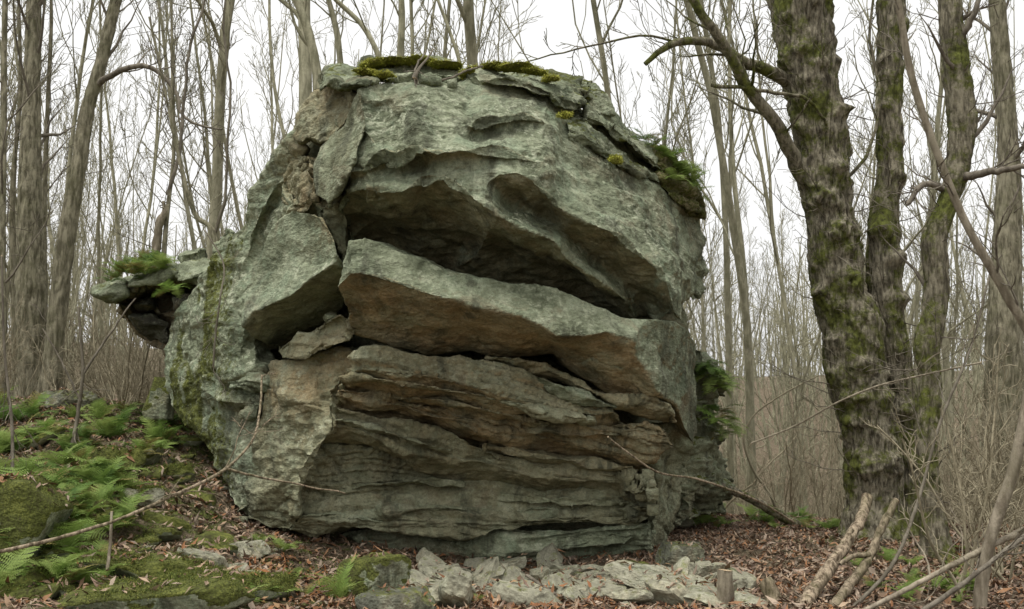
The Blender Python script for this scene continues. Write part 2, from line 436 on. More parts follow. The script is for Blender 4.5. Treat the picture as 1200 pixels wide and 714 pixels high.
def weather(me, bed, strat=.03, thick=.16, rough=1.0, seed=0, chip=1.0, rot=None):
    v, n = get_vn(me)
    ne = len(me.edges); E = np.empty(ne * 2, np.int32); me.edges.foreach_get('vertices', E); E = E.reshape(-1, 2); nv = len(v)
    deg = np.bincount(E.ravel(), minlength=nv) + 1e-9
    def avg(x): return np.stack([np.bincount(E[:, 0], x[E[:, 1], q], nv) + np.bincount(E[:, 1], x[E[:, 0], q], nv) for q in range(3)], 1) / deg[:, None]
    v = v * .5 + avg(v) * .5                     # take the voxel stairs off the sharp edges
    for q in range(4): n = n + avg(n) * 2; n /= np.linalg.norm(n, axis=1, keepdims=True) + 1e-9
    p = v + 0
    wob = np.stack([fbm(p * 1.3, 3, 3), fbm(p * 1.3, 3, 5), fbm(p * 1.3, 3, 7)], 1)
    def terr(x, lv):          # flakes: flat treads with crisp broken risers
        t = x * lv; k_ = np.floor(t); return (k_ + sm(t - k_, .84, 1.0)) / lv
    an = np.array((1.0, 1.0, 1.5))
    d = fbm(p * .7, 2, 50 + seed) * .02 * rough
    d = d + terr(fbm(p * an * .95 + wob * .12, 3, 60 + seed), 4) * .05 * chip
    d = d + facets((p + wob * .06) / np.array((.75, .75, .42)), 64 + seed) * .15 * chip
    d = d + facets((p + wob * .03) / np.array((.27, .27, .15)), 74 + seed) * .055 * chip
    d = d + facets(p / np.array((.1, .1, .06)), 84 + seed) * .018 * chip
    d = d + terr(fbm(p * an * 3.1 + wob * .2, 3, 70 + seed), 3) * .02 * chip
    if strat:
        s = p @ bed + .10 * fbm(p * .7, 3, 11) + .02 * fbm(p * 4, 2, 12)
        side = np.sqrt(np.clip(1 - (n @ bed) ** 2, 0, 1))
        for th, am, sd in ((thick, 1.0, 1), (thick * .42, .55, 2), (thick * .19, .3, 3)):
            t = s / th + .6 * vnoise(p * .5, sd); kf = np.floor(t); f = t - kf
            z = np.zeros_like(kf, dtype=np.int64)
            h0 = _h(kf.astype(np.int64), z + sd, z, 5); h1 = _h(kf.astype(np.int64) + 1, z + sd, z, 5)
            prof = h0 + (h1 - h0) * sm(f, .92, 1.0) - .5
            gro = np.exp(-((f - .96) / .055) ** 2) * 1.3
            mask = sm(fbm(p * np.array((.8, .8, 1.6)) + sd * 9, 3, 20 + sd), -.15, .3)
            d = d + side * strat * am * (prof * 1.6 - gro * mask)
    # open cracks: thin grooves along the zero lines of a warped noise, longer along the bed
    q = p * np.array((1.1, 1.1, 2.0)) + wob * .3
    cr_ = np.exp(-(fbm(q, 2, 140 + seed) / .028) ** 2) * sm(fbm(p * .8, 2, 150 + seed), .0, .25)
    cr2 = np.exp(-(fbm(q * 2.7, 2, 160 + seed) / .05) ** 2) * sm(fbm(p * 1.3, 2, 170 + seed), .0, .3)
    d = d - cr_ * .045 * chip - cr2 * .02 * chip
    d = d + fbm(p * 9, 3, 90) * .006 * rough + fbm(p * 30, 2, 95) * .003 * rough
    v = v + n * d[:, None]
    me.vertices.foreach_set('co', v.astype(np.float32).ravel()); me.update()
    return v

BOULDER = empty('boulder', (0.2, 11.8, 0.1), 'huge overhanging grey-green layered sandstone boulder with mossy cap', 'boulder')
def recess(L): return [(x, y, Y + .6 * min(1, max(0, (y - 440) / 150)) * (1 if 360 < x < 765 else .4)) for x, y, Y in L]
def part(name, outline, lines=(), back=14.0, vox=.0215, bed=BED, strat=.025, thick=.17, stain=0.0, lichen=.5, moss=.0, chip=1.0, rough=1.0, seed=0, shrink=.28, under=0.0, parent=None, mat=None, stainf=None, mossf=None, deep=False):
    if deep: outline = recess(outline); lines = [recess(l) for l in lines]
    V, F_ = solid(outline, lines, back, shrink)
    me = remesh(V, F_, vox)
    v = weather(me, bed, strat, thick, rough, seed, chip)
    _, n = get_vn(me)
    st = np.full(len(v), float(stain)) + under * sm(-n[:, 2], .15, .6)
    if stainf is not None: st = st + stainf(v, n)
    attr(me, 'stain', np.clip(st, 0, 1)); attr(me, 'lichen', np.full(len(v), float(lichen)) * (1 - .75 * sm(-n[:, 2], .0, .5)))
    mo = moss * sm(n[:, 2] + .35 * fbm(v * 2.2, 3, 77), .35, .9) if moss else np.zeros(len(v))
    if mossf is not None: mo = np.maximum(mo, mossf(v, n))
    attr(me, 'moss', mo)
    o = bpy.data.objects.new(name, me); COL.objects.link(o); me.materials.clear(); me.materials.append(mat or M_ROCK)
    po = parent or BOULDER
    o.parent = po; o.matrix_parent_inverse = po.matrix_world.inverted() if po.matrix_world.translation.length else __import__('mathutils').Matrix.Translation(-po.location)
    return o

# upper block: bright weathered faces, stepped lips, two dark hollows beneath
U_LIP = [(403, 204, 10.35), (425, 203, 10.2), (448, 188, 9.95), (466, 190, 9.9), (486, 176, 9.82), (511, 180, 9.82), (542, 177, 9.87), (584, 176, 9.92), (612, 181, 9.98), (640, 194, 10.05)]
U_REC = [(403, 208, 10.42), (425, 207, 10.32), (448, 194, 10.2), (466, 197, 10.14), (488, 184, 10.0), (511, 188, 10.0), (542, 185, 10.02), (584, 183, 10.02), (612, 187, 10.03), (640, 201, 10.06)]
HB_TOP = [(396, 232, 10.55), (418, 224, 10.3), (448, 228, 10.1), (471, 226, 10.0), (496, 212, 9.92), (518, 208, 9.86), (542, 226, 9.88), (582, 253, 9.98), (613, 268, 10.05), (650, 283, 10.15), (663, 303, 10.3), (701, 328, 10.5), (739, 356, 10.9)]
HA_TOP = [(575, 214, 9.98), (585, 205, 9.95), (607, 203, 9.93), (622, 212, 9.95), (638, 228, 9.98), (653, 243, 10.02), (686, 260, 10.12), (726, 275, 10.27), (744, 293, 10.36), (774, 316, 10.6), (783, 333, 10.7), (791, 368, 10.95)]
HA_BOT = [(575, 214, 9.98), (585, 221, 10.15), (605, 241, 10.4), (640, 257, 10.6), (668, 277, 10.75), (701, 306, 10.95), (751, 352, 11.3)]
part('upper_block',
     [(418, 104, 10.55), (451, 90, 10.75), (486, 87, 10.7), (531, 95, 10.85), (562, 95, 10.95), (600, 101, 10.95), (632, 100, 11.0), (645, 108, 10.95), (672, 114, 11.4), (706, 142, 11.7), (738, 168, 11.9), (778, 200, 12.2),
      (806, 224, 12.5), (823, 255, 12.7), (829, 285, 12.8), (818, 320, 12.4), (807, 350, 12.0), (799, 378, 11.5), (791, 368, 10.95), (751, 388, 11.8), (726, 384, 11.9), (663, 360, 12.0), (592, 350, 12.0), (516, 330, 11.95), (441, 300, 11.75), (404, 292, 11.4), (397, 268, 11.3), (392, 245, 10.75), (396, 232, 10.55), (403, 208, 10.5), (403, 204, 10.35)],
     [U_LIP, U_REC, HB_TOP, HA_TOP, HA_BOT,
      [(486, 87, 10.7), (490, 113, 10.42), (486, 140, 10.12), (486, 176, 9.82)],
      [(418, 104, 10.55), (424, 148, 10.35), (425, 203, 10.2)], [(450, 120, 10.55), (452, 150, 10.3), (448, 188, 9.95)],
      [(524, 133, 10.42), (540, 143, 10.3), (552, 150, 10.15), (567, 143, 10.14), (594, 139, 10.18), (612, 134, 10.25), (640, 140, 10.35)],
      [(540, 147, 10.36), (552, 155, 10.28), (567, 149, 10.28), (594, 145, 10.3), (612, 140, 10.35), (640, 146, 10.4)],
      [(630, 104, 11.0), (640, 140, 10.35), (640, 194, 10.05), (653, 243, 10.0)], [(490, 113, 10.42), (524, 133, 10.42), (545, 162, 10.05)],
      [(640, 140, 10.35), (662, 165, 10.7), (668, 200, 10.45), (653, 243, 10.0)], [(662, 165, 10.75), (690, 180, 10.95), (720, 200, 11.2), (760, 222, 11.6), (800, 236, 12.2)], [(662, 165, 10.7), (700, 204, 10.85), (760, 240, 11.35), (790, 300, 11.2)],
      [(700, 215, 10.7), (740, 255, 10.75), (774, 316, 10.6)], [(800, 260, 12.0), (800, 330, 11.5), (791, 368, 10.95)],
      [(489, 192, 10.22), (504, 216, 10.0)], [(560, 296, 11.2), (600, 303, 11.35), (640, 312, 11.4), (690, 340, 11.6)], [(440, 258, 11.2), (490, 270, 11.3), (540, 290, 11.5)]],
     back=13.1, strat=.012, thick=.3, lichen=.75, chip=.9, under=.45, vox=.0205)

part('pillar', [(394, 135, 10.85), (398, 150, 10.7), (412, 115, 10.6), (423, 103, 10.5), (430, 148, 10.28), (410, 204, 10.22), (396, 228, 10.42), (387, 240, 10.55), (368, 230, 10.8), (366, 200, 10.9), (373, 174, 10.9)],
     [[(398, 150, 10.66), (385, 200, 10.6), (383, 236, 10.58)]], back=11.6, strat=.0, lichen=.5, chip=.4, seed=3, stain=.12)
part('rust_block', [(376, 98, 11.3), (392, 94, 11.1), (421, 94, 10.75), (419, 106, 10.62), (417, 133, 10.62), (400, 153, 10.72), (392, 165, 10.78), (374, 168, 10.95), (362, 162, 11.05), (350, 170, 11.2), (344, 158, 11.5), (352, 125, 11.5), (366, 105, 11.4)],
     [[(385, 112, 11.1), (372, 150, 10.95), (362, 162, 11.05)]], back=12.6, strat=.05, thick=.2, bed=np.array((.75, .3, -.55)) / .98, stain=.5, lichen=.35, seed=4)

# left flank: broad lichened face, undercut
part('left_face', [(346, 152, 11.5), (360, 172, 11.35), (352, 196, 11.5), (338, 214, 11.7), (345, 238, 11.2), (372, 232, 10.95), (388, 240, 10.75), (380, 254, 11.1), (396, 280, 11.1), (404, 301, 11.2), (412, 340, 11.6), (400, 368, 12.0), (378, 386, 12.2), (328, 412, 12.4), (317, 410, 12.3), (324, 425, 11.85), (322, 440, 11.8), (309, 455, 11.8), (307, 496, 11.75), (302, 530, 11.7), (320, 560, 11.6), (292, 604, 11.6), (284, 613, 11.65), (262, 580, 12.1), (252, 548, 12.4), (235, 520, 12.8), (212, 500, 13.3), (196, 470, 13.7), (190, 430, 13.8), (193, 390, 13.8), (202, 360, 13.6), (226, 335, 13.2), (247, 300, 12.75), (262, 278, 12.6), (284, 262, 12.4), (297, 222, 12.1), (318, 182, 11.8)],
     [[(404, 301, 11.2), (366, 325, 11.3), (341, 347, 11.5), (310, 362, 11.65), (292, 372, 11.7), (285, 386, 11.75), (300, 398, 11.9), (317, 410, 12.3)],
      [(338, 214, 11.7), (322, 240, 12.1), (308, 262, 12.2), (302, 292, 12.2), (288, 318, 12.2), (276, 345, 12.0)], [(330, 240, 11.6), (317, 266, 11.8), (310, 292, 11.95), (297, 320, 12.0), (285, 345, 12.0), (278, 372, 11.95)],
      [(318, 182, 11.8), (325, 215, 11.75), (305, 250, 11.95), (290, 290, 12.15), (272, 330, 12.2), (262, 370, 12.15)],
      [(226, 335, 13.2), (240, 370, 12.7), (238, 420, 12.55), (230, 455, 12.6)], [(256, 400, 12.1), (280, 420, 11.75), (300, 430, 11.6), (322, 440, 11.8)], [(262, 446, 11.95), (285, 440, 11.7), (312, 448, 11.7)],
      [(258, 452, 12.15), (285, 452, 11.95), (307, 456, 11.85)], [(250, 470, 12.0), (280, 474, 11.75), (307, 478, 11.65)], [(250, 482, 12.3), (280, 486, 12.0), (307, 490, 11.85)],
      [(215, 470, 13.2), (250, 500, 12.3), (275, 520, 11.95), (302, 530, 11.7)], [(255, 548, 12.35), (285, 560, 11.75), (320, 560, 11.6)]],
     back=14.1, strat=.014, thick=.22, lichen=.85, chip=.8, seed=5, under=.3, moss=.35, mossf=lambda v, n: (.34 + .3 * sm(-v[:, 0], 3.0, 4.0)) * sm(-v[:, 0], 2.3, 3.2) * sm(fbm(v * np.array((1.6, 1.6, .7)), 3, 99), -.25, .3), stainf=lambda v, n: .55 * sm(v[:, 2], 3.4, 4.4) * sm(v[:, 0], -3.0, -2.3))
part('flank_slab', [(304, 300, 11.45), (312, 276, 11.4), (322, 262, 11.3), (342, 245, 11.05), (360, 247, 10.85), (377, 251, 10.68), (392, 279, 10.5), (398, 300, 10.5), (410, 318, 10.8), (411, 345, 11.3), (398, 366, 11.7), (376, 382, 11.95), (345, 398, 12.1), (322, 408, 12.1), (300, 399, 11.6), (285, 384, 11.25), (282, 366, 11.4), (290, 340, 11.5), (297, 318, 11.5)],
     [[(398, 300, 10.5), (385, 312, 10.55), (366, 325, 10.66), (341, 347, 10.86), (324, 354, 10.98), (310, 360, 11.05), (296, 365, 11.14), (285, 384, 11.25)], [(340, 302, 11.1), (365, 306, 10.9), (394, 311, 10.55)]],
     back=12.6, strat=.008, thick=.3, lichen=.8, chip=.4, seed=36, under=.25, vox=.0205, stainf=lambda v, n: .6 * sm(v[:, 0], -2.35, -1.95) * sm(v[:, 2], 3.3, 3.7))
part('cleft_block', [(345, 184, 11.5), (362, 176, 11.2), (372, 180, 11.05), (370, 232, 10.9), (362, 248, 11.05), (345, 246, 11.3), (332, 250, 11.6), (322, 236, 11.8), (330, 205, 11.7)], [[(350, 205, 11.35), (352, 225, 11.25)]], back=12.8, strat=.09, thick=.22, bed=np.array((.8, .2, -.5)) / .96, stain=.65, lichen=.2, seed=9, vox=.0205)
part('lower_left_slab', [(317, 409, 11.5), (335, 398, 11.3), (362, 388, 11.1), (400, 368, 10.85), (414, 380, 10.75), (411, 400, 10.78), (376, 411, 10.9), (359, 425, 11.05), (345, 423, 11.15), (331, 422, 11.35)],
     [[(335, 398, 11.6), (400, 374, 11.05)]], back=12.6, strat=.02, stain=.45, lichen=.3, chip=.7, seed=6)
part('recessed_face', [(318, 424, 11.5), (360, 418, 11.35), (400, 402, 11.25), (428, 420, 11.15), (405, 460, 11.0), (388, 505, 10.88), (366, 540, 10.9), (352, 580, 11.05), (348, 623, 11.35), (326, 627, 11.5), (300, 618, 11.55), (285, 612, 11.6), (286, 560, 11.75), (303, 500, 11.6), (306, 455, 11.5)],
     [[(345, 470, 11.15), (372, 480, 11.0), (388, 460, 11.0)], [(340, 478, 11.3), (372, 490, 11.1)], [(318, 535, 11.3), (345, 525, 11.1), (352, 560, 11.05)], [(310, 575, 11.35), (330, 600, 11.3)]],
     back=12.1, strat=.018, thick=.2, stain=.35, lichen=.45, seed=7, chip=.9, bed=BEDL,
     stainf=lambda v, n: .5 * sm(v[:, 2], 1.5, 2.0))

# the wedge slab thrusting out across the middle
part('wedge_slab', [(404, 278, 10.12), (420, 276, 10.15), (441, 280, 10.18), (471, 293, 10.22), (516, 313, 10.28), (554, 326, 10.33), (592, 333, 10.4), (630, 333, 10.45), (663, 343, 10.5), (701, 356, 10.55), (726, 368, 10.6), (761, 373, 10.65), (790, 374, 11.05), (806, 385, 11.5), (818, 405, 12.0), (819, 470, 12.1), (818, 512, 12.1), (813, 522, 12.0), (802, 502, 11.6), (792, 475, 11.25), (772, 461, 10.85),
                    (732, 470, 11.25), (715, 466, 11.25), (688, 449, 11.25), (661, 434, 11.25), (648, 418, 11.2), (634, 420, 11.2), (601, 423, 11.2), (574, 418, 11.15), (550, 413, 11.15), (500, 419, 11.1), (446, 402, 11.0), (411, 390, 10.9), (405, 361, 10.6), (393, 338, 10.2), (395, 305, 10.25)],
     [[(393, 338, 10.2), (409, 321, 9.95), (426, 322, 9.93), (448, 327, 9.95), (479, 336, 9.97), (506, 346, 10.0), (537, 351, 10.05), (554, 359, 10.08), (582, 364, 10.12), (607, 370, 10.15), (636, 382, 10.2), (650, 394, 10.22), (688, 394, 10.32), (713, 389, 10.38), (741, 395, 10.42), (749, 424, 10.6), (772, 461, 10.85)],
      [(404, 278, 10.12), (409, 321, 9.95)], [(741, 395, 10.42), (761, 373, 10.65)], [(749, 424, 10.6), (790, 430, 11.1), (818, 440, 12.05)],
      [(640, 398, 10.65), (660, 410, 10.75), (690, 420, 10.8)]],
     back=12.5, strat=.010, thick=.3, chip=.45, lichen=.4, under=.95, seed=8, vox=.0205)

# thin beds below the wedge, each stepping back
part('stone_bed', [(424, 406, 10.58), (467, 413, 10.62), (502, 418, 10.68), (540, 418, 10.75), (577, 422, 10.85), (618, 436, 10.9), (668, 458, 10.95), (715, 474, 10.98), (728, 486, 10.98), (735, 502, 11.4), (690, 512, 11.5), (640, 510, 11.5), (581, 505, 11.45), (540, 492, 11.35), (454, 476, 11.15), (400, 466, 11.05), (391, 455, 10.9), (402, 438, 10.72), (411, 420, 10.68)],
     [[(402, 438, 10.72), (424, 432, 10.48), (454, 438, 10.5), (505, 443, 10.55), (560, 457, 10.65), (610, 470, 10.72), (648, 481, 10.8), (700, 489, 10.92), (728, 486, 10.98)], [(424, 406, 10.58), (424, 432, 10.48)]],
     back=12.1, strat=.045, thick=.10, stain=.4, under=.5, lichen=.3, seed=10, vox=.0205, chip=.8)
part('stone_bed', [(560, 418, 10.85), (590, 418, 10.8), (640, 428, 10.85), (660, 436, 10.85), (700, 458, 10.9), (735, 468, 10.95), (772, 462, 10.95), (795, 480, 11.1), (797, 500, 11.25), (760, 490, 11.15), (728, 478, 11.15), (668, 452, 11.1), (618, 436, 11.05)],
     [[(640, 436, 10.8), (700, 464, 10.87), (740, 474, 10.95), (790, 490, 11.05)]], back=12.1, strat=.03, thick=.1, stain=.6, lichen=.3, seed=11, vox=.0205)
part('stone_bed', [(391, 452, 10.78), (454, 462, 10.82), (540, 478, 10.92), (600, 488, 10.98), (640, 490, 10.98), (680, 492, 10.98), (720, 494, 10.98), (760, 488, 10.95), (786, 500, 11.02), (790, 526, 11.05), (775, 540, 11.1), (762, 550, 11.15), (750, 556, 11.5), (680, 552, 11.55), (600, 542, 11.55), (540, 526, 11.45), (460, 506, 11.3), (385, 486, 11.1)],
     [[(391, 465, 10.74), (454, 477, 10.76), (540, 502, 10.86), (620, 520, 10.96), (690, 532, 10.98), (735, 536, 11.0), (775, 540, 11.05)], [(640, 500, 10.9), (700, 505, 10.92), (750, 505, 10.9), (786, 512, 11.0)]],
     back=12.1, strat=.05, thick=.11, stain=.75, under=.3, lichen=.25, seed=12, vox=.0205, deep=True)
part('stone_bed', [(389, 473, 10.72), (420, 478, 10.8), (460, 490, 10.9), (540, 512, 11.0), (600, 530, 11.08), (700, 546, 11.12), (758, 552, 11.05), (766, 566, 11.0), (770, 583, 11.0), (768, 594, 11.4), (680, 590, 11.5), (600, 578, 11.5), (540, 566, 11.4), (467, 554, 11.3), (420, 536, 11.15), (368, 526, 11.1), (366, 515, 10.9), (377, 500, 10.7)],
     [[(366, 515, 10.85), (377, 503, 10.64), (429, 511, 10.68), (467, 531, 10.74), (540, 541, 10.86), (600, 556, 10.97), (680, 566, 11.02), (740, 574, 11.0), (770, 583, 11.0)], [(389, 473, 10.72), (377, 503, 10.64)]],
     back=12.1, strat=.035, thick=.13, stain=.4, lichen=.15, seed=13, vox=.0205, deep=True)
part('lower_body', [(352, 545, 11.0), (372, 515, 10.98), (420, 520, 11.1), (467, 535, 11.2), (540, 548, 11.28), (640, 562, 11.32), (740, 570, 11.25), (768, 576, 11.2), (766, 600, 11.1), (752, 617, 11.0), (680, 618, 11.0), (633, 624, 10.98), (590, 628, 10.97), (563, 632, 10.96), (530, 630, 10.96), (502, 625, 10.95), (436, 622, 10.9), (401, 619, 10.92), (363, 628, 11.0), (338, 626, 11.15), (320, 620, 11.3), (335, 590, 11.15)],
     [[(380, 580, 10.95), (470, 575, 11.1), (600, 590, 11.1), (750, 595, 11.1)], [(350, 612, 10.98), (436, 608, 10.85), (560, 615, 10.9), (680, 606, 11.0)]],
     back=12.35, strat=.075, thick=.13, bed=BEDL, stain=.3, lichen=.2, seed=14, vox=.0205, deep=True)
part('base_bed', [(372, 625, 11.5), (430, 617, 11.35), (530, 622, 11.3), (640, 616, 11.15), (700, 610, 11.1), (752, 610, 11.1), (766, 612, 11.3), (768, 655, 11.45), (730, 664, 11.4), (690, 671, 11.45), (647, 671, 11.45), (597, 680, 11.4), (557, 674, 11.4), (530, 664, 11.5), (484, 670, 11.45), (426, 664, 11.45), (380, 655, 11.6)],
     [[(530, 626, 11.25), (600, 632, 11.05), (680, 622, 11.0), (750, 618, 11.02)], [(590, 648, 11.05), (637, 644, 11.05), (690, 638, 11.03), (738, 632, 11.05), (752, 618, 11.05)], [(600, 653, 11.2), (637, 650, 11.2), (690, 644, 11.22), (745, 638, 11.2)], [(600, 672, 11.1), (690, 660, 11.15), (755, 650, 11.2)], [(430, 628, 11.2), (440, 650, 11.2), (500, 655, 11.2), (540, 650, 11.25)]],
     back=12.35, strat=.035, thick=.14, bed=BEDL, stain=.0, lichen=.8, seed=15, vox=.0205, deep=True)
part('right_recess', [(757, 500, 11.9), (800, 496, 12.2), (813, 508, 12.6), (816, 560, 13.0), (812, 612, 13.0), (795, 614, 12.9), (780, 640, 12.3), (772, 660, 12.0), (752, 664, 11.9), (752, 560, 12.0)],
     [[(768, 520, 11.8), (772, 560, 11.8), (770, 610, 11.8), (766, 655, 11.85)], [(780, 550, 12.7), (800, 556, 12.8), (798, 600, 12.9)]], back=13.6, strat=.03, thick=.25, stain=.2, lichen=.6, moss=.5, chip=.7, seed=16)
part('right_knob', [(806, 296, 12.5), (820, 290, 12.5), (830, 300, 12.6), (832, 316, 12.6), (826, 330, 12.55), (832, 340, 12.5), (826, 350, 12.5), (812, 356, 12.2), (804, 340, 12.0)], [[(812, 318, 12.2), (826, 330, 12.55)], [(810, 325, 12.3), (822, 338, 12.3)]], back=13.4, strat=.03, lichen=.5, seed=17)
part('rear_column', [(800, 398, 13.2), (822, 408, 13.0), (842, 430, 13.1), (848, 452, 13.2), (840, 478, 13.1), (852, 500, 13.2), (850, 540, 13.2), (860, 570, 13.3), (856, 608, 13.4), (820, 618, 13.0), (788, 616, 12.7), (795, 500, 12.7)],
     [[(825, 430, 12.95), (830, 470, 12.9), (822, 520, 12.8), (835, 560, 12.95), (820, 618, 12.9)]], back=15.0, strat=.13, thick=.26, bed=BEDL, stain=.1, lichen=.5, moss=.7, seed=18, chip=1.3, vox=.029)
part('core', [(385, 115, 11.9), (500, 100, 11.9), (650, 120, 12.0), (700, 180, 12.2), (800, 240, 13.0), (812, 330, 12.9), (805, 400, 12.8), (806, 520, 12.9), (775, 600, 12.2), (760, 655, 12.6), (560, 665, 12.6), (420, 650, 12.5), (330, 615, 12.5), (300, 560, 12.5), (230, 480, 13.6), (210, 420, 13.9), (240, 340, 13.4), (310, 240, 12.6), (350, 170, 12.1)],
     [[(420, 300, 12.3), (600, 360, 12.5), (760, 400, 12.4)], [(400, 500, 12.2), (600, 540, 12.5), (740, 560, 12.5)]], back=16.5, vox=.085, strat=.06, thick=.2, stain=.3, shrink=.12)

# cap slabs
CAPS = []
def cap(o, l=(), back=12.2, **k):
    kw = dict(strat=.025, thick=.12, lichen=.6, moss=.6, seed=21, vox=.024, chip=1.0); kw.update(k)
    CAPS.append(part('cap_slab', o, l, back=back, **kw))
cap([(374, 110, 10.85), (373, 92, 11.0), (380, 82, 11.2), (400, 78, 11.4), (425, 84, 11.3), (448, 86, 11.0), (451, 98, 10.7), (428, 100, 10.5), (404, 106, 10.52), (390, 98, 10.6), (380, 104, 10.7)], [[(376, 95, 10.75), (400, 98, 10.5), (428, 96, 10.45), (450, 94, 10.68)], [(384, 88, 11.0), (425, 90, 10.9)]], seed=22)
cap([(425, 86, 11.3), (428, 74, 11.6), (462, 68, 11.8), (510, 69, 11.8), (546, 77, 11.7), (556, 92, 11.1), (535, 100, 10.85), (488, 93, 10.75), (450, 96, 10.75)], [[(440, 82, 11.2), (490, 78, 11.2), (540, 84, 11.2)]], back=13, seed=23)
cap([(536, 96, 10.9), (552, 82, 11.4), (600, 78, 11.6), (640, 83, 11.6), (684, 89, 11.5), (689, 118, 11.2), (684, 134, 11.1), (655, 130, 10.75), (642, 116, 10.72), (600, 104, 10.72), (570, 99, 10.75)], [[(562, 92, 10.8), (600, 94, 10.65), (645, 104, 10.65), (684, 122, 10.95)], [(600, 98, 10.65), (645, 112, 10.66), (680, 128, 11.0)]], back=13, seed=24)
cap([(640, 92, 11.5), (668, 85, 11.7), (699, 91, 11.6), (698, 108, 11.4), (696, 124, 11.3), (684, 118, 11.25), (672, 100, 11.3)], [[(672, 100, 11.2), (690, 106, 11.2)]], back=13, seed=25)
cap([(686, 108, 11.4), (697, 100, 11.55), (706, 108, 11.6), (719, 123, 11.6), (719, 136, 11.5), (702, 134, 11.3), (690, 124, 11.3)], back=13, seed=26)
cap([(686, 122, 11.2), (706, 122, 11.5), (730, 142, 11.7), (752, 160, 11.9), (775, 180, 12.1), (776, 203, 12.0), (765, 200, 11.8), (750, 188, 11.6), (726, 166, 11.35), (706, 152, 11.2), (676, 145, 11.05)], [[(690, 134, 11.05), (720, 150, 11.15), (750, 172, 11.4), (774, 192, 11.8)]], back=13.2, seed=27)
cap([(660, 136, 11.0), (690, 148, 11.15), (726, 172, 11.4), (751, 190, 11.6), (772, 206, 11.9), (775, 216, 11.9), (750, 208, 11.5), (710, 190, 11.15), (686, 172, 11.0), (670, 176, 10.85), (662, 160, 10.8)], [[(666, 146, 10.8), (690, 160, 10.9), (726, 184, 11.2), (752, 202, 11.45)]], back=13.2, seed=28)

part('turf_clump', [(762, 170, 12.1), (785, 184, 12.2), (806, 208, 12.45), (820, 232, 12.65), (826, 258, 12.75), (806, 250, 12.4), (788, 236, 12.0), (772, 214, 11.9)], [[(780, 200, 12.0), (800, 225, 12.2), (815, 245, 12.5)]], back=13.2, strat=.1, thick=.15, stain=.6, lichen=.1, moss=1.2, mossf=lambda v, n: .55 + 0 * v[:, 0], seed=29, vox=.0215)
part('joint_block', [(372, 228, 11.0), (388, 226, 10.9), (404, 226, 10.85), (410, 262, 11.0), (412, 300, 11.0), (404, 320, 11.0), (390, 290, 10.95), (378, 256, 10.95)], [[(392, 240, 10.85), (398, 270, 10.95), (402, 300, 10.9)]], back=12.2, stain=.3, lichen=.2, seed=38, chip=.8)
def thin_bed(pts, th, Y0, back, seed, stain=.3, deep=True, lich=.3):
    # one flake of the bedding: a thin slab whose broken lip stands proud of the face behind
    top = [(x, y, Y0 + dy) for x, y, dy in pts]; rg_ = np.random.default_rng(seed)
    low = [(x + rg_.uniform(-3, 3), y + th * (.35 + .65 * math.sin(math.pi * min(1, (i + .35) / len(pts)))) + rg_.uniform(-1, 1), Y0 + dy + .05) for i, (x, y, dy) in enumerate(pts)]
    mid = [(x, y + th * .55 * math.sin(math.pi * min(1, (i + .35) / len(pts))), Y0 + dy - .05) for i, (x, y, dy) in enumerate(pts)][1:-1]
    part('thin_bed', top + low[::-1], [mid], back=back, strat=.02, thick=.06, stain=stain, lichen=lich, seed=seed, chip=.8, deep=deep, vox=.02, bed=BED)
thin_bed([(396, 441, .1), (430, 440, -.02), (480, 446, .0), (530, 455, .06), (575, 466, .12)], 9, 10.56, 11.6, 201, .6)
thin_bed([(452, 459, .05), (510, 466, .02), (570, 478, .05), (630, 491, .1), (668, 494, .15)], 9, 10.72, 11.8, 202, .7)
thin_bed([(560, 462, .05), (610, 472, .0), (655, 484, .05), (700, 492, .1)], 7, 10.68, 11.8, 203, .3, False, .6)
thin_bed([(600, 492, .05), (650, 498, .0), (705, 503, .0), (752, 508, .05)], 8, 10.86, 11.8, 204, .8)
thin_bed([(392, 490, .0), (440, 500, .02), (490, 516, .06), (530, 528, .12)], 7, 10.64, 11.6, 205, .2)
thin_bed([(560, 520, .1), (620, 530, .06), (690, 540, .06), (745, 546, .1)], 8, 10.92, 12.0, 206, .5)
thin_bed([(362, 578, .06), (420, 566, -.02), (490, 560, .06), (550, 566, .12)], 9, 10.94, 12.2, 207, .15)
thin_bed([(400, 602, .04), (452, 594, -.04), (520, 590, .0), (590, 598, .04), (660, 598, .06)], 10, 10.93, 12.2, 208, .1)
thin_bed([(560, 578, .06), (630, 583, .02), (700, 586, .02), (758, 588, .06)], 8, 11.02, 12.2, 209, .2)
thin_bed([(345, 606, .1), (390, 598, .0), (436, 606, .0), (480, 614, .05)], 10, 10.88, 12.2, 210, .1)
thin_bed([(600, 640, .1), (650, 636, .02), (700, 630, .0), (745, 626, .05)], 8, 11.0, 12.3, 211, .0, True, .8)
# small slabs wedged in the joints
part('wedged_stone', [(377, 366, 11.15), (388, 360, 11.1), (400, 362, 11.05), (403, 374, 11.05), (392, 380, 11.05), (379, 378, 11.1)], [[(388, 370, 10.98), (396, 370, 10.98)]], back=11.5, strat=0, seed=30, stain=.3, vox=.02)
part('wedged_stone', [(625, 440, 10.82), (650, 445, 10.82), (690, 458, 10.85), (724, 472, 10.86), (727, 482, 10.88), (700, 480, 10.9), (655, 464, 10.88), (630, 450, 10.9)], [[(640, 446, 10.76), (720, 478, 10.8)]], back=11.6, strat=.02, thick=.08, seed=31, lichen=.9, vox=.02)
part('wedged_stone', [(262, 446, 11.9), (290, 436, 11.55), (318, 440, 11.5), (320, 452, 11.5), (300, 460, 11.55), (268, 458, 11.8)], [[(290, 446, 11.45), (315, 447, 11.45)]], back=12.4, strat=.03, seed=32, vox=.02, lichen=.7)
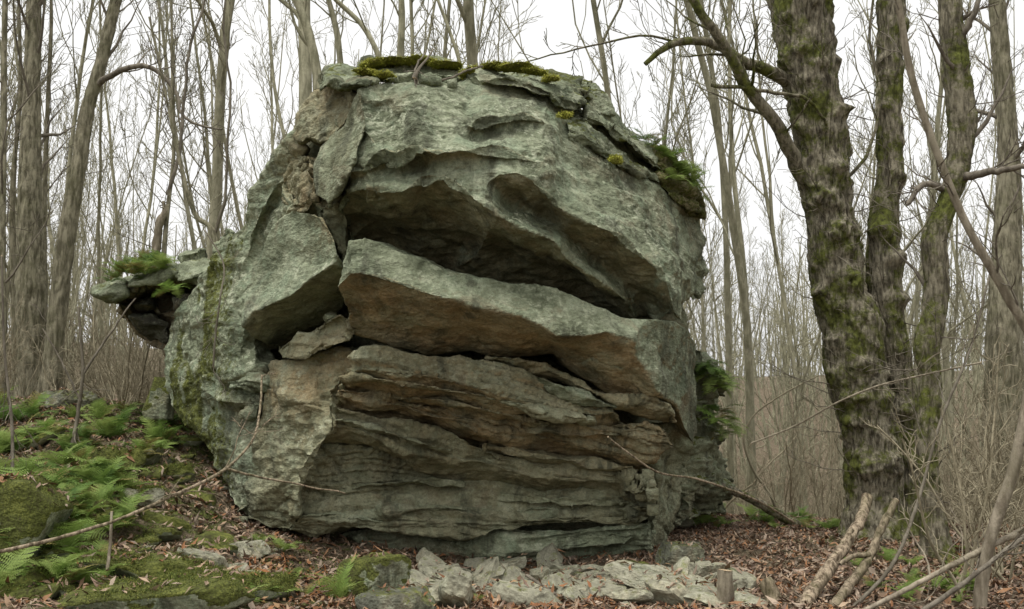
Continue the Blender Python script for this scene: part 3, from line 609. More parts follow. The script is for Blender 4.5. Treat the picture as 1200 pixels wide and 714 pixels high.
part('wedged_stone', [(282, 470, 11.7), (306, 460, 11.5), (307, 474, 11.45), (300, 490, 11.5), (280, 488, 11.7)], [[(290, 478, 11.5), (305, 476, 11.42)]], back=12.4, strat=.03, seed=33, vox=.02, lichen=.6)

# the ledge on the left, a separate outcrop behind the boulder
M_SHADED = rock_material('shaded_stone', True, ((.028, .027, .02), (.055, .052, .038), (.09, .085, .062)))  # darker copy of the stone; the undercut's shade is put into its colour
LEDGE = empty('rock_ledge', (-5.3, 14.5, 1.9), 'undercut dark rock ledge topped with ferns, jutting out behind boulder', 'rock ledge')
LK = dict(parent=LEDGE, lichen=.55, moss=.5, vox=.03, strat=.07, thick=.2)
LK.update(strat=.03, lichen=.35)
part('ledge_block', [(110, 344, 14.1), (118, 334, 14.25), (140, 326, 14.35), (146, 330, 14.2), (150, 346, 14.0), (140, 356, 14.0), (124, 354, 14.1)], [[(118, 346, 13.95), (140, 342, 13.92)]], back=15.6, seed=40, **LK)
part('ledge_block', [(144, 328, 14.2), (170, 318, 14.3), (206, 314, 14.2), (210, 322, 13.95), (190, 330, 13.9), (166, 336, 13.92), (150, 340, 13.95)], [[(150, 332, 13.9), (205, 320, 13.85)]], back=16.0, seed=47, **LK)
part('ledge_block', [(205, 316, 14.1), (232, 306, 14.2), (262, 300, 13.9), (264, 330, 13.7), (240, 336, 13.7), (214, 332, 13.8)], [[(210, 324, 13.75), (240, 318, 13.65), (262, 312, 13.6)]], back=16.0, seed=48, **LK)
LK2 = dict(LK); LK2.update(mat=M_SHADED, moss=0.0)
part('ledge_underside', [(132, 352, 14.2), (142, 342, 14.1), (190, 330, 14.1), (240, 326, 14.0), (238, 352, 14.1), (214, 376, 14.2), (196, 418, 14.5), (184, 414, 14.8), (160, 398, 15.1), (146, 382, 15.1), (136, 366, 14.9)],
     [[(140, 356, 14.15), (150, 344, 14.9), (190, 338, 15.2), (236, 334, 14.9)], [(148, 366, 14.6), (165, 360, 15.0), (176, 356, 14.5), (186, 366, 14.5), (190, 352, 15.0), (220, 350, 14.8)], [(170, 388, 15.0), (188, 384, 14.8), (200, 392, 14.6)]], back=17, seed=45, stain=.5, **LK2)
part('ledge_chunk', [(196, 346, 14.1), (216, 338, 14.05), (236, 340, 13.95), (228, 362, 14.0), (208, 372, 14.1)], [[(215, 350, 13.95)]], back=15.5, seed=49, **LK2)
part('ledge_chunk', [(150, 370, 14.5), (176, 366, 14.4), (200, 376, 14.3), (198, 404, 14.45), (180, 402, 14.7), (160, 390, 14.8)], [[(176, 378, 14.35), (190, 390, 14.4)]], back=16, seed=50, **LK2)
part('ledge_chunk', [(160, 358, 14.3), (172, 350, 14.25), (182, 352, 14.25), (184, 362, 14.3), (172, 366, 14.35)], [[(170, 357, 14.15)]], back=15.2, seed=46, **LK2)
part('ledge_slab', [(200, 302, 14.2), (215, 294, 14.4), (240, 290, 14.5), (252, 296, 14.3), (238, 304, 14.0), (212, 308, 13.95)], [[(205, 304, 13.95), (240, 299, 13.95)]], back=15.4, seed=41, **LK)
part('ledge_slab', [(244, 300, 13.8), (246, 285, 14.0), (262, 268, 14.1), (278, 262, 14.0), (276, 282, 13.6), (262, 298, 13.5), (250, 306, 13.6)], [[(250, 292, 13.6), (268, 276, 13.5)]], back=15, seed=42, **LK)
part('ledge_slab', [(196, 322, 13.9), (222, 312, 13.8), (262, 305, 13.5), (258, 318, 13.4), (232, 330, 13.5), (205, 336, 13.7)], [[(205, 326, 13.65), (250, 314, 13.35)]], back=15, seed=43, **LK)
part('ledge_slab', [(150, 326, 14.2), (175, 318, 14.2), (200, 316, 14.0), (202, 328, 13.85), (180, 334, 13.9), (152, 336, 14.0)], back=15.4, seed=44, **LK)
# ------------------------------------------------------------------ trees
class Tubes:
    def __init__(s): s.b = {}
    def add(s, pts, rad, sides):
        s.b.setdefault((len(pts), sides), []).append((np.asarray(pts, float), np.asarray(rad, float)))
    def arrays(s):
        Vs = []; Qs = []; off = 0
        for (k, m), L in s.b.items():
            Pn = np.array([q[0] for q in L]); R = np.array([q[1] for q in L]); n = len(L)
            T = np.gradient(Pn, axis=1); T /= np.linalg.norm(T, axis=2, keepdims=True) + 1e-9
            mean = T.mean(1); ref = np.where(np.abs(mean[:, 2:3]) > .7, np.array((1., .13, 0)), np.array((0, .1, 1.)))[:, None, :]
            U = np.cross(T, np.broadcast_to(ref, T.shape)); U /= np.linalg.norm(U, axis=2, keepdims=True) + 1e-9
            Wv = np.cross(T, U)
            a = np.arange(m) * 2 * math.pi / m
            ring = (U[:, :, None, :] * np.cos(a)[:, None] + Wv[:, :, None, :] * np.sin(a)[:, None]) * R[:, :, None, None]
            V = Pn[:, :, None, :] + ring
            Vs.append(V.reshape(-1, 3))
            base = off + np.arange(n)[:, None, None] * k * m + np.arange(k - 1)[None, :, None] * m
            j = np.arange(m)[None, None]; j2 = (np.arange(m) + 1) % m
            Qs.append(np.stack([base + j, base + j2, base + m + j2, base + m + j], -1).reshape(-1, 4)); off += n * k * m
        return np.concatenate(Vs), np.concatenate(Qs)
    def mesh(s, name):
        V, Q = s.arrays(); return mesh_np(name, V, Q)

def nrm(v): return v / (np.linalg.norm(v) + 1e-9)
def walk(rg, start, d, length, k, wander, up, sag=0.0):
    pts = [np.array(start, float)]; d = nrm(np.array(d, float))
    for i in range(k - 1):
        d = nrm(d + rg.normal(0, wander, 3) + np.array((0, 0, up - sag * i / k)))
        pts.append(pts[-1] + d * length / (k - 1))
    return np.array(pts)

def branch_out(rg, tb, pts, rad, depth, n, length, spread=.9, up=.08, t0=.2, wander=.16, rmin=.004, dens=(6, 5, 4), ratio=.5):
    """side branches along a stem, then their own, down to twigs"""
    k = len(pts)
    for i in range(n):
        t = t0 + (1 - t0) * (i + rg.random()) / n
        f = t * (k - 1); a = min(int(f), k - 2); p = pts[a] + (pts[a + 1] - pts[a]) * (f - a)
        r = rad[a] + (rad[a + 1] - rad[a]) * (f - a)
        ax = nrm(pts[a + 1] - pts[a]); q = nrm(np.cross(ax, rg.normal(0, 1, 3)))
        ang = spread * (.6 + .6 * rg.random())
        d = ax * math.cos(ang) + q * math.sin(ang)
        L = length * (1.05 - .6 * t) * (.5 + .8 * rg.random())
        kk = (9, 7, 5, 4)[min(3, 3 - depth)] if depth < 4 else 9
        w = walk(rg, p, d, L, kk, wander, up)
        rr = np.linspace(max(r * ratio * (.55 + .5 * rg.random()), rmin * 1.3), rmin, kk)
        tb.add(w, rr, 5 if depth >= 3 else (4 if depth == 2 else 3))
        if depth > 1:
            branch_out(rg, tb, w, rr, depth - 1, max(2, int(dens[3 - depth] * (.6 + .8 * rg.random()))), L * .48, spread, up, .18, wander * 1.15, rmin, dens, ratio)

def make_tree(seed, H, r0, first, nb, lenf=.26, lean=(0, 0), fork=False, mat=None, name='bare_tree', label=None, group=None, wander=.035, rmin=.003, spread=.62, dens=(6, 5, 4)):
    rg = np.random.default_rng(seed)
    tt = Tubes(); tc = Tubes()
    k = 26
    st = walk(rg, (0, 0, -.5), (lean[0], lean[1], 1), H + .5, k, wander, .05)
    rad = r0 * (np.linspace(1, .12, k) ** .85); rad[:2] *= (1.5, 1.12)
    tt.add(st, rad, 9)
    stems = [(st, rad)]
    if fork:
        a = int(k * rg.uniform(.2, .4)); d = nrm(st[a + 1] - st[a]) + rg.normal(0, .3, 3) * np.array((1, 1, .1))
        s2 = walk(rg, st[a], d, H * .65, 20, wander, .07); r2 = np.linspace(rad[a] * .75, r0 * .1, 20)
        tt.add(s2, r2, 8); stems.append((s2, r2))
    for s_, r_ in stems:
        branch_out(rg, tc, s_, r_, 3, nb, H * lenf, spread, .10, first, .14, rmin, dens)
    root = empty(name, (0, 0, 0), label, 'tree', group)
    obj('trunk', tt.mesh('trunk'), mat, root); obj('crown', tc.mesh('crown'), M_TWIG if mat is not M_BARKF else M_BARKF, root)
    return root

# hero trunks follow traced points: photo x, photo y, width in photo pixels, at distance Y
def traced(pts, Y, n, jit=0.0, rg=None, foot=True):
    A = np.array(pts, float)
    Yv = A[:, 3] if A.shape[1] > 3 else np.full(len(A), Y)
    w = P(A[:, 0], A[:, 1], Yv); r = A[:, 2] * .5 * Yv / F
    if foot:
        z = gz(w[-1, 0], w[-1, 1]) - .35
        if w[-1, 2] > z: w = np.vstack([w, [w[-1, 0], w[-1, 1], z]]); r = np.append(r, r[-1] * 1.25)
    s = np.concatenate([[0], np.cumsum(np.linalg.norm(np.diff(w, axis=0), axis=1))]); t = np.linspace(0, s[-1], n)
    # smooth (Catmull-Rom style) resample
    m = np.gradient(w, s, axis=0); mr = np.gradient(r, s)
    k = np.clip(np.searchsorted(s, t, side='right') - 1, 0, len(s) - 2); h = s[k + 1] - s[k]; u = (t - s[k]) / h
    def herm(v, mm):
        U = u if v.ndim == 1 else u[:, None]; H_ = h if v.ndim == 1 else h[:, None]
        return (2*U**3-3*U**2+1)*v[k] + (U**3-2*U**2+U)*H_*mm[k] + (-2*U**3+3*U**2)*v[k+1] + (U**3-U**2)*H_*mm[k+1]
    return herm(w, m)[::-1], np.maximum(herm(r, mr)[::-1], .002)

def bark_trunk(name, pts, rad, sides, seed, mat, parent, ridge=.06, burls=(), lump=.10, loc=(0, 0, 0)):
    """trunk with furrowed bark, lumps and burls as real relief"""
    tb = Tubes(); tb.add(pts, rad, sides); V, Q = tb.arrays()
    k = len(pts); c = np.repeat(pts, sides, 0); R = np.repeat(rad, sides); nrm_ = V - c; nrm_ /= np.linalg.norm(nrm_, axis=1, keepdims=True) + 1e-9
    q = V * np.array((1, 1, .28))
    d = R * (fbm(q * 2.2, 3, seed) * lump + fbm(V * 3.2, 2, seed + 3) * lump * .55)
    # plates between deep vertical furrows
    wv = fbm(V * np.array((5, 5, 1.6)), 2, seed + 9)[:, None] * np.array((1, 1, .0)) * .7
    fur = np.abs(vnoise(V * np.array((15, 15, 1.7)) + wv, seed + 5)); fur2 = np.abs(vnoise(V * np.array((32, 32, 5)) + wv, seed + 6))
    amp = np.minimum(R * ridge * 1.7, .03)
    d = d + amp * (sm(fur, .0, .32) * 1.1 + sm(fur2, 0, .3) * .5 - 1.2) + amp * .35 * fbm(V * np.array((60, 60, 30)), 2, seed + 7)
    for bb in burls:
        if len(bb) == 3: b0, br, bh = bb
        else: b0, br, bh = P(*bb[:3]), bb[3], bb[4]
        e = np.exp(-((V - b0) ** 2 / np.array((br, br, br * .7)) ** 2).sum(1)); d = d + 1.7 * bh * np.minimum(1, R / .32) * e * (1 + .5 * fbm(V * 14, 3, seed + 11))
    V = V + nrm_ * d[:, None]
    o = obj(name, mesh_np(name, V - np.asarray(loc), Q), mat, parent)
    return o

def epicormic(rg, tb, pts, rad, n, length, t0=0, t1=1, rmin=.0036):
    for i in range(n):
        f = (t0 + (t1 - t0) * rg.random()) * (len(pts) - 1); a = min(int(f), len(pts) - 2); p = pts[a]
        q = nrm(rg.normal(0, 1, 3) * np.array((1, .8, .35)) + np.array((0, -.2, .25)))
        L = length * (.4 + rg.random()); w = walk(rg, p + q * rad[a] * .8, q, L, 6, .2, .06)
        rr = np.linspace(rmin * 2.2, rmin * .8, 6); tb.add(w, rr, 4); branch_out(rg, tb, w, rr, 1, 4, L * .5, .8, .03, .2, .2, rmin * .85)

def tb_path(tb, pix, Y, w0, w1, n=14, sides=6, rg=None, wob=.0):
    A = [(x, y, w0 + (w1 - w0) * i / (len(pix) - 1)) + ((Y + q[0]) if q else (Y,)) for i, (x, y, *q) in enumerate(pix)] if False else [(p_[0], p_[1], w0 + (w1 - w0) * i / (len(pix) - 1), p_[2] if len(p_) > 2 else Y) for i, p_ in enumerate(pix)]
    w, r = traced(A, Y, n, foot=False); w = w[::-1]; r = r[::-1]
    if rg is not None: w = w + rg.normal(0, wob, w.shape)
    tb.add(w, r, sides); return w, r

# --- the old gnarled tree
rg = np.random.default_rng(3)
YB = 12.5
main, mr = traced([(930, -260, 46), (936, -120, 62), (938, -40, 76), (939, 0, 79), (947, 75, 74), (960, 150, 66), (967, 215, 66), (971, 252, 58), (977, 300, 66), (987, 357, 68), (999, 385, 76), (1002, 440, 74), (1013, 480, 68), (1021, 520, 66), (1022, 555, 68), (1024, 600, 72), (1026, 625, 92), (1026, 640, 110)], YB, 360)
mr = mr * .93; ob = P(1026, 626, YB)
OLD = empty('gnarled_tree', tuple(ob), 'massive old gnarled tree with burls, moss and furrowed bark beside boulder', 'tree')
burls = [(960, 230, 12.15, .2, .13), (935, 208, 12.3, .16, .12), (945, 305, 12.3, .13, .09), (990, 265, 12.2, .16, .07), (965, 400, 12.25, .16, .12), (972, 440, 12.2, .16, .09), (985, 470, 12.25, .12, .07), (992, 495, 12.25, .14, .09),
         (1010, 548, 12.15, .2, .07), (1040, 545, 12.2, .16, .06), (950, 345, 12.3, .16, .1), (915, 70, 12.3, .15, .08), (985, 130, 12.3, .12, .07), (930, 150, 12.3, .14, .08), (1000, 330, 12.15, .18, .06)]
_rb = np.random.default_rng(19)
def knobs(n, pts, rad, t0, t1):
    L = []
    for i in range(n):
        a = int((t0 + (t1 - t0) * _rb.random()) * (len(pts) - 1)); th = _rb.uniform(math.pi * .95, math.pi * 2.05)
        L.append((np.array((math.cos(th), math.sin(th), 0)) * rad[a] + pts[a], _rb.uniform(.07, .15), _rb.uniform(.014, .036)))
    return L
o = bark_trunk('trunk', main, mr, 170, 5, M_BARK, OLD, .07, burls + knobs(70, main, mr, .12, .75), .15, ob); o['label'] = 'thick burled main trunk'
s2, r2 = traced([(1046, -220, 22), (1045, -80, 28), (1045, 0, 31), (1043, 120, 28), (1042, 200, 31), (1036, 270, 39), (1038, 357, 44), (1052, 430, 40), (1062, 500, 40), (1068, 560, 40), (1072, 610, 52), (1074, 645, 70)], YB + .15, 220)
r2 = r2 * .93
o = bark_trunk('trunk', s2, r2, 120, 15, M_BARK, OLD, .08, [(1030, 125, 12.5, .13, .09), (1055, 205, 12.5, .12, .07), (1030, 270, 12.5, .14, .1), (1052, 300, 12.5, .13, .07), (1058, 350, 12.5, .15, .08), (1062, 480, 12.45, .14, .09), (1075, 540, 12.45, .13, .08)] + knobs(40, s2, r2, .05, .75), .13, ob); o['label'] = 'mossy second trunk'
tb = Tubes()
L1, l1 = tb_path(tb, [(942, 212, 12.4), (925, 176, 12.2), (910, 146, 12.0), (880, 108, 11.8), (850, 55, 11.5), (820, 12, 11.3), (790, -30, 11.2), (740, -70, 11)], 12, 19, 8, 30, 9, rg, .006)
L2, l2 = tb_path(tb, [(925, 96, 12.5), (900, 83, 12.2), (867, 70, 11.9), (837, 52, 11.8), (791, 50, 11.7), (774, 60, 11.6), (756, 75, 11.6)], 12, 17, 6, 24, 8, rg, .006)
L3, l3 = tb_path(tb, [(970, 150, 12.2), (950, 120, 12.0), (900, 108, 11.8), (860, 102, 11.7), (833, 100, 11.7)], 12, 4, 5, 16, 6, rg, .006)
L4, l4 = tb_path(tb, [(791, 50, 11.7), (765, 42, 11.6), (720, 48, 11.5), (660, 62, 11.4), (600, 76, 11.3)], 12, 4, 1.5, 14, 4, rg, .006)
L5, l5 = tb_path(tb, [(985, 215, 12.4), (1010, 190, 12.3), (1030, 120, 12.4), (1020, 40, 12.6), (1030, -40, 12.6)], 12, 5, 3, 16, 5, rg, .008)
for w_, r_, nn, LL in ((L1, l1, 12, 1.3), (L2, l2, 9, .9), (L3, l3, 5, .6), (L4, l4, 8, .8), (L5, l5, 7, .7)):
    branch_out(rg, tb, w_, r_, 2, nn, LL, .8, .03, .15, .18, .0042, (7, 5, 4), .35)
obj('crown', tb.mesh('crown'), M_BARK, OLD).data.transform(__import__('mathutils').Matrix.Translation(-Vector(ob)))
tb = Tubes(); epicormic(rg, tb, main, mr, 60, .8, .1, .8); epicormic(rg, tb, s2, r2, 34, .7, .1, .9)
branch_out(rg, tb, main, mr, 3, 7, 3.0, .8, .06, .85, .15, .0045, (6, 5, 4), .3); branch_out(rg, tb, s2, r2, 3, 7, 2.2, .8, .06, .8, .15, .0045, (6, 5, 4), .3)
obj('twigs', tb.mesh('twigs'), M_TWIG, OLD).data.transform(__import__('mathutils').Matrix.Translation(-Vector(ob)))

def hero(name, label, pix, Y, sides, n, seed, mat, ridge=.05, lump=.1, burls=(), nb=10, blen=1.6, t0=.3, epi=12, limbs=(), group=None, depth=2, twm=None, foot=True):
    rg = np.random.default_rng(seed)
    w, r = traced(pix, Y, n, foot=foot); base = w[0] + np.array((0, 0, .35 if foot else .05))
    root = empty(name, tuple(base), label, 'tree', group)
    bark_trunk('trunk', w, r, sides, seed, mat, root, ridge, burls, lump, base)
    tb = Tubes()
    for (pl, w0, w1, nn, LL) in limbs:
        a_, b_ = tb_path(tb, pl, Y, w0, w1, 18, 7, rg, .008); branch_out(rg, tb, a_, b_, 2, nn, LL, .75, .05, .2, .17, .0045, (7, 5, 4), .4)
    if nb: branch_out(rg, tb, w, r, depth, nb, blen, .8, .06, t0, .16, .0048, (6, 5, 4), .35)
    if epi: epicormic(rg, tb, w, r, epi, .6)
    if tb.b: obj('crown', tb.mesh('crown'), twm or M_TWIG, root).data.transform(__import__('mathutils').Matrix.Translation(-Vector(base)))
    return root

hero('crooked_tree', 'crooked burled tree stem zigzagging upward right of massive old tree', [(1106, -200, 22), (1109, -60, 26), (1112, 0, 27), (1121, 90, 29), (1127, 150, 30), (1122, 200, 24), (1110, 240, 22), (1094, 282, 27), (1098, 330, 26), (1094, 370, 26), (1086, 410, 26), (1090, 450, 24), (1086, 520, 23), (1092, 600, 26), (1097, 650, 40), (1100, 672, 56)], 11.2, 100, 260, 25, M_BARK, .09, .14,
     [(1090, 288, 10.95, .13, .07), (1102, 320, 10.95, .11, .06), (1088, 365, 10.95, .12, .07), (1098, 430, 10.95, .11, .07), (1082, 455, 10.95, .1, .06), (1105, 160, 11, .1, .06), (1118, 70, 11, .1, .05), (1096, 560, 10.95, .12, .07), (1082, 620, 10.95, .12, .06)], 9, 1.6, .35, 26,
     [([(1120, 212), (1150, 203, 11), (1185, 198, 10.8), (1230, 190, 10.6)], 12, 5, 7, .7), ([(1112, 225), (1085, 215, 11.1), (1062, 240, 11)], 9, 6, 5, .6), ([(1118, 60), (1140, 20, 11), (1160, -40, 11)], 9, 5, 6, .8)])
hero('tall_tree', 'tall straight grey trunk in the brush right of crooked tree', [(1160, -200, 16), (1168, 0, 19), (1175, 90, 21), (1182, 180, 24), (1180, 290, 32), (1177, 400, 40), (1176, 500, 43), (1176, 575, 50)], 17, 70, 160, 31, M_BARKL, .06, .05, (), 12, 2.6, .3, 16)
hero('leaning_sapling', 'pale bare sapling arching up and left across crooked tree', [(x, y, w, 8.2) for x, y, w in [(1030, -80, 6), (1052, 0, 8), (1066, 80, 8.5), (1102, 190, 9.5), (1132, 262, 10), (1178, 343, 11), (1212, 410, 12), (1204, 473, 13), (1187, 553, 13), (1158, 642, 14), (1148, 714, 16)]], 8.2, 16, 140, 37, M_DEAD, .03, .08, (), 9, .9, .2, 0)
# left side
hero('tall_tree', 'thick straight grey-brown trunk standing by itself at the slope crest', [(46, -250, 12), (42, -60, 16), (40, 0, 17), (37, 122, 20), (35, 245, 26), (36, 340, 32), (38, 450, 36), (38, 470, 44)], 18, 60, 180, 41, M_BARKL, .07, .06, (), 14, 2.8, .3, 20)
hero('leaning_tree', 'grey trunk leaning to the right with one arched limb on slope crest', [(200, -260, 10), (150, -50, 12), (136, 0, 13.5), (117, 80, 15), (104, 122, 16), (92, 196, 17), (83, 245, 19), (76, 294, 20), (70, 343, 21), (60, 440, 24), (57, 468, 30)], 17.5, 50, 180, 43, M_BARKL, .07, .06, (), 10, 2.6, .5, 10,
     [([(114, 100), (128, 90, 17.3), (150, 80, 17), (172, 78, 17), (195, 92, 17), (208, 112, 17), (212, 132, 16.9), (228, 145, 16.8), (260, 152, 16.7)], 8, 2.5, 12, 1.0)])
hero('slender_tree', 'slender grey trunk close beside the thick straight trunk at slope crest', [(48, -120, 3), (60, 0, 4), (56, 120, 5), (52, 240, 6), (52, 350, 7), (53, 455, 8)], 19, 20, 90, 45, M_BARKL, .05, .08, (), 12, 2.2, .25, 10)
hero('slender_tree', 'dark slender trunk with close upright branches on slope crest', [(24, -120, 3), (22, 0, 4), (24, 100, 5), (15, 220, 6), (16, 350, 7), (18, 455, 9)], 18.5, 20, 90, 46, M_BARKL, .05, .1, (), 12, 2.2, .2, 12)
hero('tall_tree', 'grey trunk with rough bark behind tangled brush on the slope', [(10, -120, 5), (6, 0, 6), (4, 150, 7.5), (2, 300, 9), (2, 455, 11)], 17, 24, 100, 47, M_BARKL, .05, .1, (), 12, 2.4, .2, 12)
# trees rooted on the ledge and the cap
hero('broken_snag', 'broken reddish dead snag standing on the ferny ledge', [(191, 236, 3), (193, 248, 6), (188, 258, 9), (184, 280, 9.5), (182, 300, 11), (182, 320, 13)], 14.6, 24, 50, 51, M_DEAD, .12, .22, (), 0, 0, 0, 8, foot=False)
hero('ledge_tree', 'thin crooked tree growing from rock ledge with upswept branches', [(203, -160, 2, 14.9), (201, 0, 3, 14.9), (202, 90, 3.6, 14.9), (203, 190, 4.2, 14.9), (199, 225, 4.8, 14.8), (196, 250, 5, 14.7), (192, 300, 5.5, 14.6), (191, 322, 6, 14.6)], 14.8, 16, 90, 52, M_BARKL, .05, .12, (), 10, 1.1, .3, 6,
     [([(197, 228), (210, 180), (216, 120), (222, 60), (240, 0)], 5, 3, 7, .7)], foot=False)
hero('ledge_tree', 'gnarled sapling bending out from the base of boulder flank above ledge', [(175, 20, 2.5), (190, 90, 3.2), (205, 165, 4), (216, 210, 5), (224, 240, 5.5), (232, 256, 6), (244, 264, 6.5), (252, 278, 9), (254, 300, 11)], 14.2, 16, 90, 53, M_BARKL, .05, .14, (), 9, .9, .15, 4, [([(252, 276), (262, 240), (266, 180), (270, 100), (262, 20), (270, -60)], 4, 2.2, 10, .9)], foot=False)
for i, (x0, y0, x1, y1, x2, w_, Yc, lab) in enumerate([(372, 90, 362, 40, 345, 13, 13.2, 'stout sapling leaning left above rust-stained cap corner'), (400, 84, 395, 40, 383, 8, 13.6, 'thin upright sapling rooted on the boulder cap'), (445, 72, 428, 35, 385, 7, 13.4, 'sapling slanting left from the mossy boulder cap'),
                                                    (470, 72, 471, 20, 470, 9, 14, 'straight sapling standing behind mossy boulder cap'), (484, 90, 483, 40, 481, 5, 11.3, 'thin dead stem rising from the cap beside twig tangle'), (540, 80, 528, 40, 510, 5, 13.6, 'thin sapling leaning left over the cap moss')]):
    hero('cap_sapling', lab, [(x2 - (x1 - x2) * .8, -150, w_ * .5, Yc), (x2, -10, w_ * .75, Yc), (x1, y1, w_ * .9, Yc), (x0, y0, w_, Yc), (x0 + 2, y0 + 14, w_ * 1.2, Yc)], Yc, 12, 50, 60 + i, M_BARKF, .04, .06, (), 11, 1.6, .15, 3) if False else None
    rg = np.random.default_rng(60 + i)
    A = [(x2 - (x1 - x2) * .8, -150, w_ * .5, Yc), (x2, -10, w_ * .75, Yc), (x1, y1, w_ * .9, Yc), (x0, y0, w_, Yc), (x0 + 2, y0 + 16, w_ * 1.2, Yc)]
    w, r = traced(A, Yc, 40, foot=False); base = w[0]
    root = empty('cap_sapling', tuple(base), lab, 'tree')
    bark_trunk('trunk', w, r, 12, 60 + i, M_BARKF, root, .04, (), .06, base)
    tb = Tubes(); branch_out(rg, tb, w, r, 2, 11, 1.5, .7, .07, .15, .16, .005, (6, 5, 4), .4)
    obj('crown', tb.mesh('crown'), M_BARKF, root).data.transform(__import__('mathutils').Matrix.Translation(-Vector(base)))

# --- the woods behind: nine grown trees, copied
VAR = []
for i in range(9):
    rgv = np.random.default_rng(200 + i)
    VAR.append(make_tree(300 + i, rgv.uniform(14, 21), (.045, .1, .06, .075, .12, .05, .085, .065, .055)[i], rgv.uniform(.16, .36), int(rgv.integers(16, 24)), rgv.uniform(.15, .22), rgv.normal(0, .05, 2), i % 3 == 0, M_BARKF,
                         'woodland_tree', 'slender pale bare tree in the leafless woods behind the boulder', 'bare trees in the woods behind the boulder', .045, .0055, .6))
rg = np.random.default_rng(77)
spots = []; tries = 0
def clear(x, y, d):
    return all((x - a) ** 2 + (y - b) ** 2 > d * d for a, b in spots)
fixed = [(145, 24), (226, 22), (266, 20), (300, 26), (160, 30), (850, 22), (872, 19.5), (905, 24), (830, 27), (945, 26), (1140, 24), (1110, 30), (700, 24), (330, 22), (128, 28), (1075, 22), (975, 30), (790, 22)]
for px, Y in fixed: spots.append(((px - 600) / F * Y, Y))
while len(spots) < 130 and tries < 6000:
    tries += 1
    Y = 19 + 45 * rg.random() ** .8; px = rg.uniform(-60, 1260); x = (px - 600) / F * Y
    if -6.5 < x < 5 and Y < 19.5: continue
    if x < -6.5 and Y < 20.5: continue
    if clear(x, Y, 1.2): spots.append((x, Y))
for j in range(80):                        # unseen woods beside and behind the camera, thickened to cut frontal light
    a = rg.uniform(0, 2 * math.pi); R = rg.uniform(7, 26); x, y = R * math.cos(a), R * math.sin(a)
    if (y < -3 or abs(x) > 13) and not (abs(x) < 1.5 and y > -6): spots.append((x, y))
zs = ground(np.array(spots))
for i, ((x, y), z) in enumerate(zip(spots, zs)):
    src = VAR[i % 9]; rot = (rg.normal(0, .03), rg.normal(0, .05), rg.uniform(0, 6.28)); sc = rg.uniform(.75, 1.15)
    if i < 60 and i % 4 == 1: sc = rg.uniform(1.4, 1.8)
    if i % 5 == 2: rot = (rg.normal(0, .1), rg.normal(0, .13), rot[2])
    if i < 9: o = src; o.location = (x, y, z); o.rotation_euler = rot; o.scale = (sc,) * 3
    else: o = copy_thing(src, (x, y, z), sc=sc, rot=rot)
    px = 600 + F * x / y if y > 4 else -1
    fk = 'forked' if (i % 9) % 3 == 0 else 'single-stemmed'
    zone = ('behind the rock ledge', 'behind the boulder', 'between boulder and massive old tree', 'behind massive old tree and crooked tree')[int(np.searchsorted((300, 790, 960), px))] if px > 0 else 'around the clearing'
    gi = 'stouter' if (i < 60 and i % 4 == 1) else 'slender'
    o['label'] = '%s %s bare tree in the woods %s' % (gi, fk, zone); o['group'] = '%s %s bare trees %s' % (gi, fk, zone)

# --- far hillside wood: one mass of trunks and twigs
rg = np.random.default_rng(88); tb = Tubes()
n = 620
Yf = 52 + 110 * rg.random(n) ** 1.1; pxf = rg.uniform(-150, 1350, n); xf = (pxf - 600) / F * Yf; zf = ground(np.column_stack([xf, Yf]))
for i in range(n):
    H = rg.uniform(11, 18); st = walk(rg, (xf[i], Yf[i], zf[i] - .4), (rg.normal(0, .05), rg.normal(0, .05), 1), H, 8, .04, .04); rr = rg.uniform(.07, .16) * np.linspace(1, .2, 8)
    tb.add(st, rr, 4)
    for j in range(10):
        t = rg.uniform(.25, .98); a = min(int(t * 7), 6); p = st[a] + (st[a + 1] - st[a]) * (t * 7 - a)
        d = np.array((rg.normal(0, 1), rg.normal(0, 1), 1.1)); w = walk(rg, p, d, rg.uniform(1.5, 4) * (1.2 - t * .7), 4, .2, .08); tb.add(w, np.linspace(.04, .018, 4), 3)
        for q in range(2):
            w2 = walk(rg, w[rg.integers(1, 4)], d + rg.normal(0, .8, 3), rg.uniform(.6, 1.6), 3, .2, .05); tb.add(w2, np.linspace(.02, .011, 3), 3)
o = obj('far_wood', tb.mesh('far_wood'), M_BARKF, kind='stuff'); tag(o, 'leafless far wood covering the hillside behind', 'woods')
# ------------------------------------------------------------------ brush
SHR = []
def make_shrub(seed, h, nst, mat, name, label, group, dens=(5, 4, 4), spread=.5, leaves=0):
    rg = np.random.default_rng(seed); tb = Tubes()
    for i in range(nst):
        d = np.array((rg.normal(0, .35), rg.normal(0, .35), 1.0)); L = h * rg.uniform(.6, 1.1)
        w = walk(rg, (rg.normal(0, .12), rg.normal(0, .12), -.15), d, L, 10, .12, .03); r = np.linspace(.013, .005, 10) * rg.uniform(.7, 1.5)
        tb.add(w, r, 5); branch_out(rg, tb, w, r, 2, 7, L * .42, .75, .04, .2, .2, .0036, dens, .5)
    root = empty(name, (0, 0, 0), label, 'shrub', group)
    obj('stems', tb.mesh('stems'), mat, root)
    return root
for i in range(6):
    SHR.append(make_shrub(500 + i, 2.4, 6, M_BRUSH, 'bare_shrub', 'tangled leafless brown shrub in the brush', 'leafless shrubs in the brush'))
rg = np.random.default_rng(91); sp = []
for j in range(46): Y = rg.uniform(14.5, 24); px = rg.uniform(-60, 185); sp.append(((px - 600) / F * Y, Y))
for j in range(30): Y = rg.uniform(17, 34); px = rg.uniform(130, 330); sp.append(((px - 600) / F * Y, Y))
for j in range(34): Y = rg.uniform(10.5, 24); px = rg.uniform(1095, 1270); sp.append(((px - 600) / F * Y, Y))
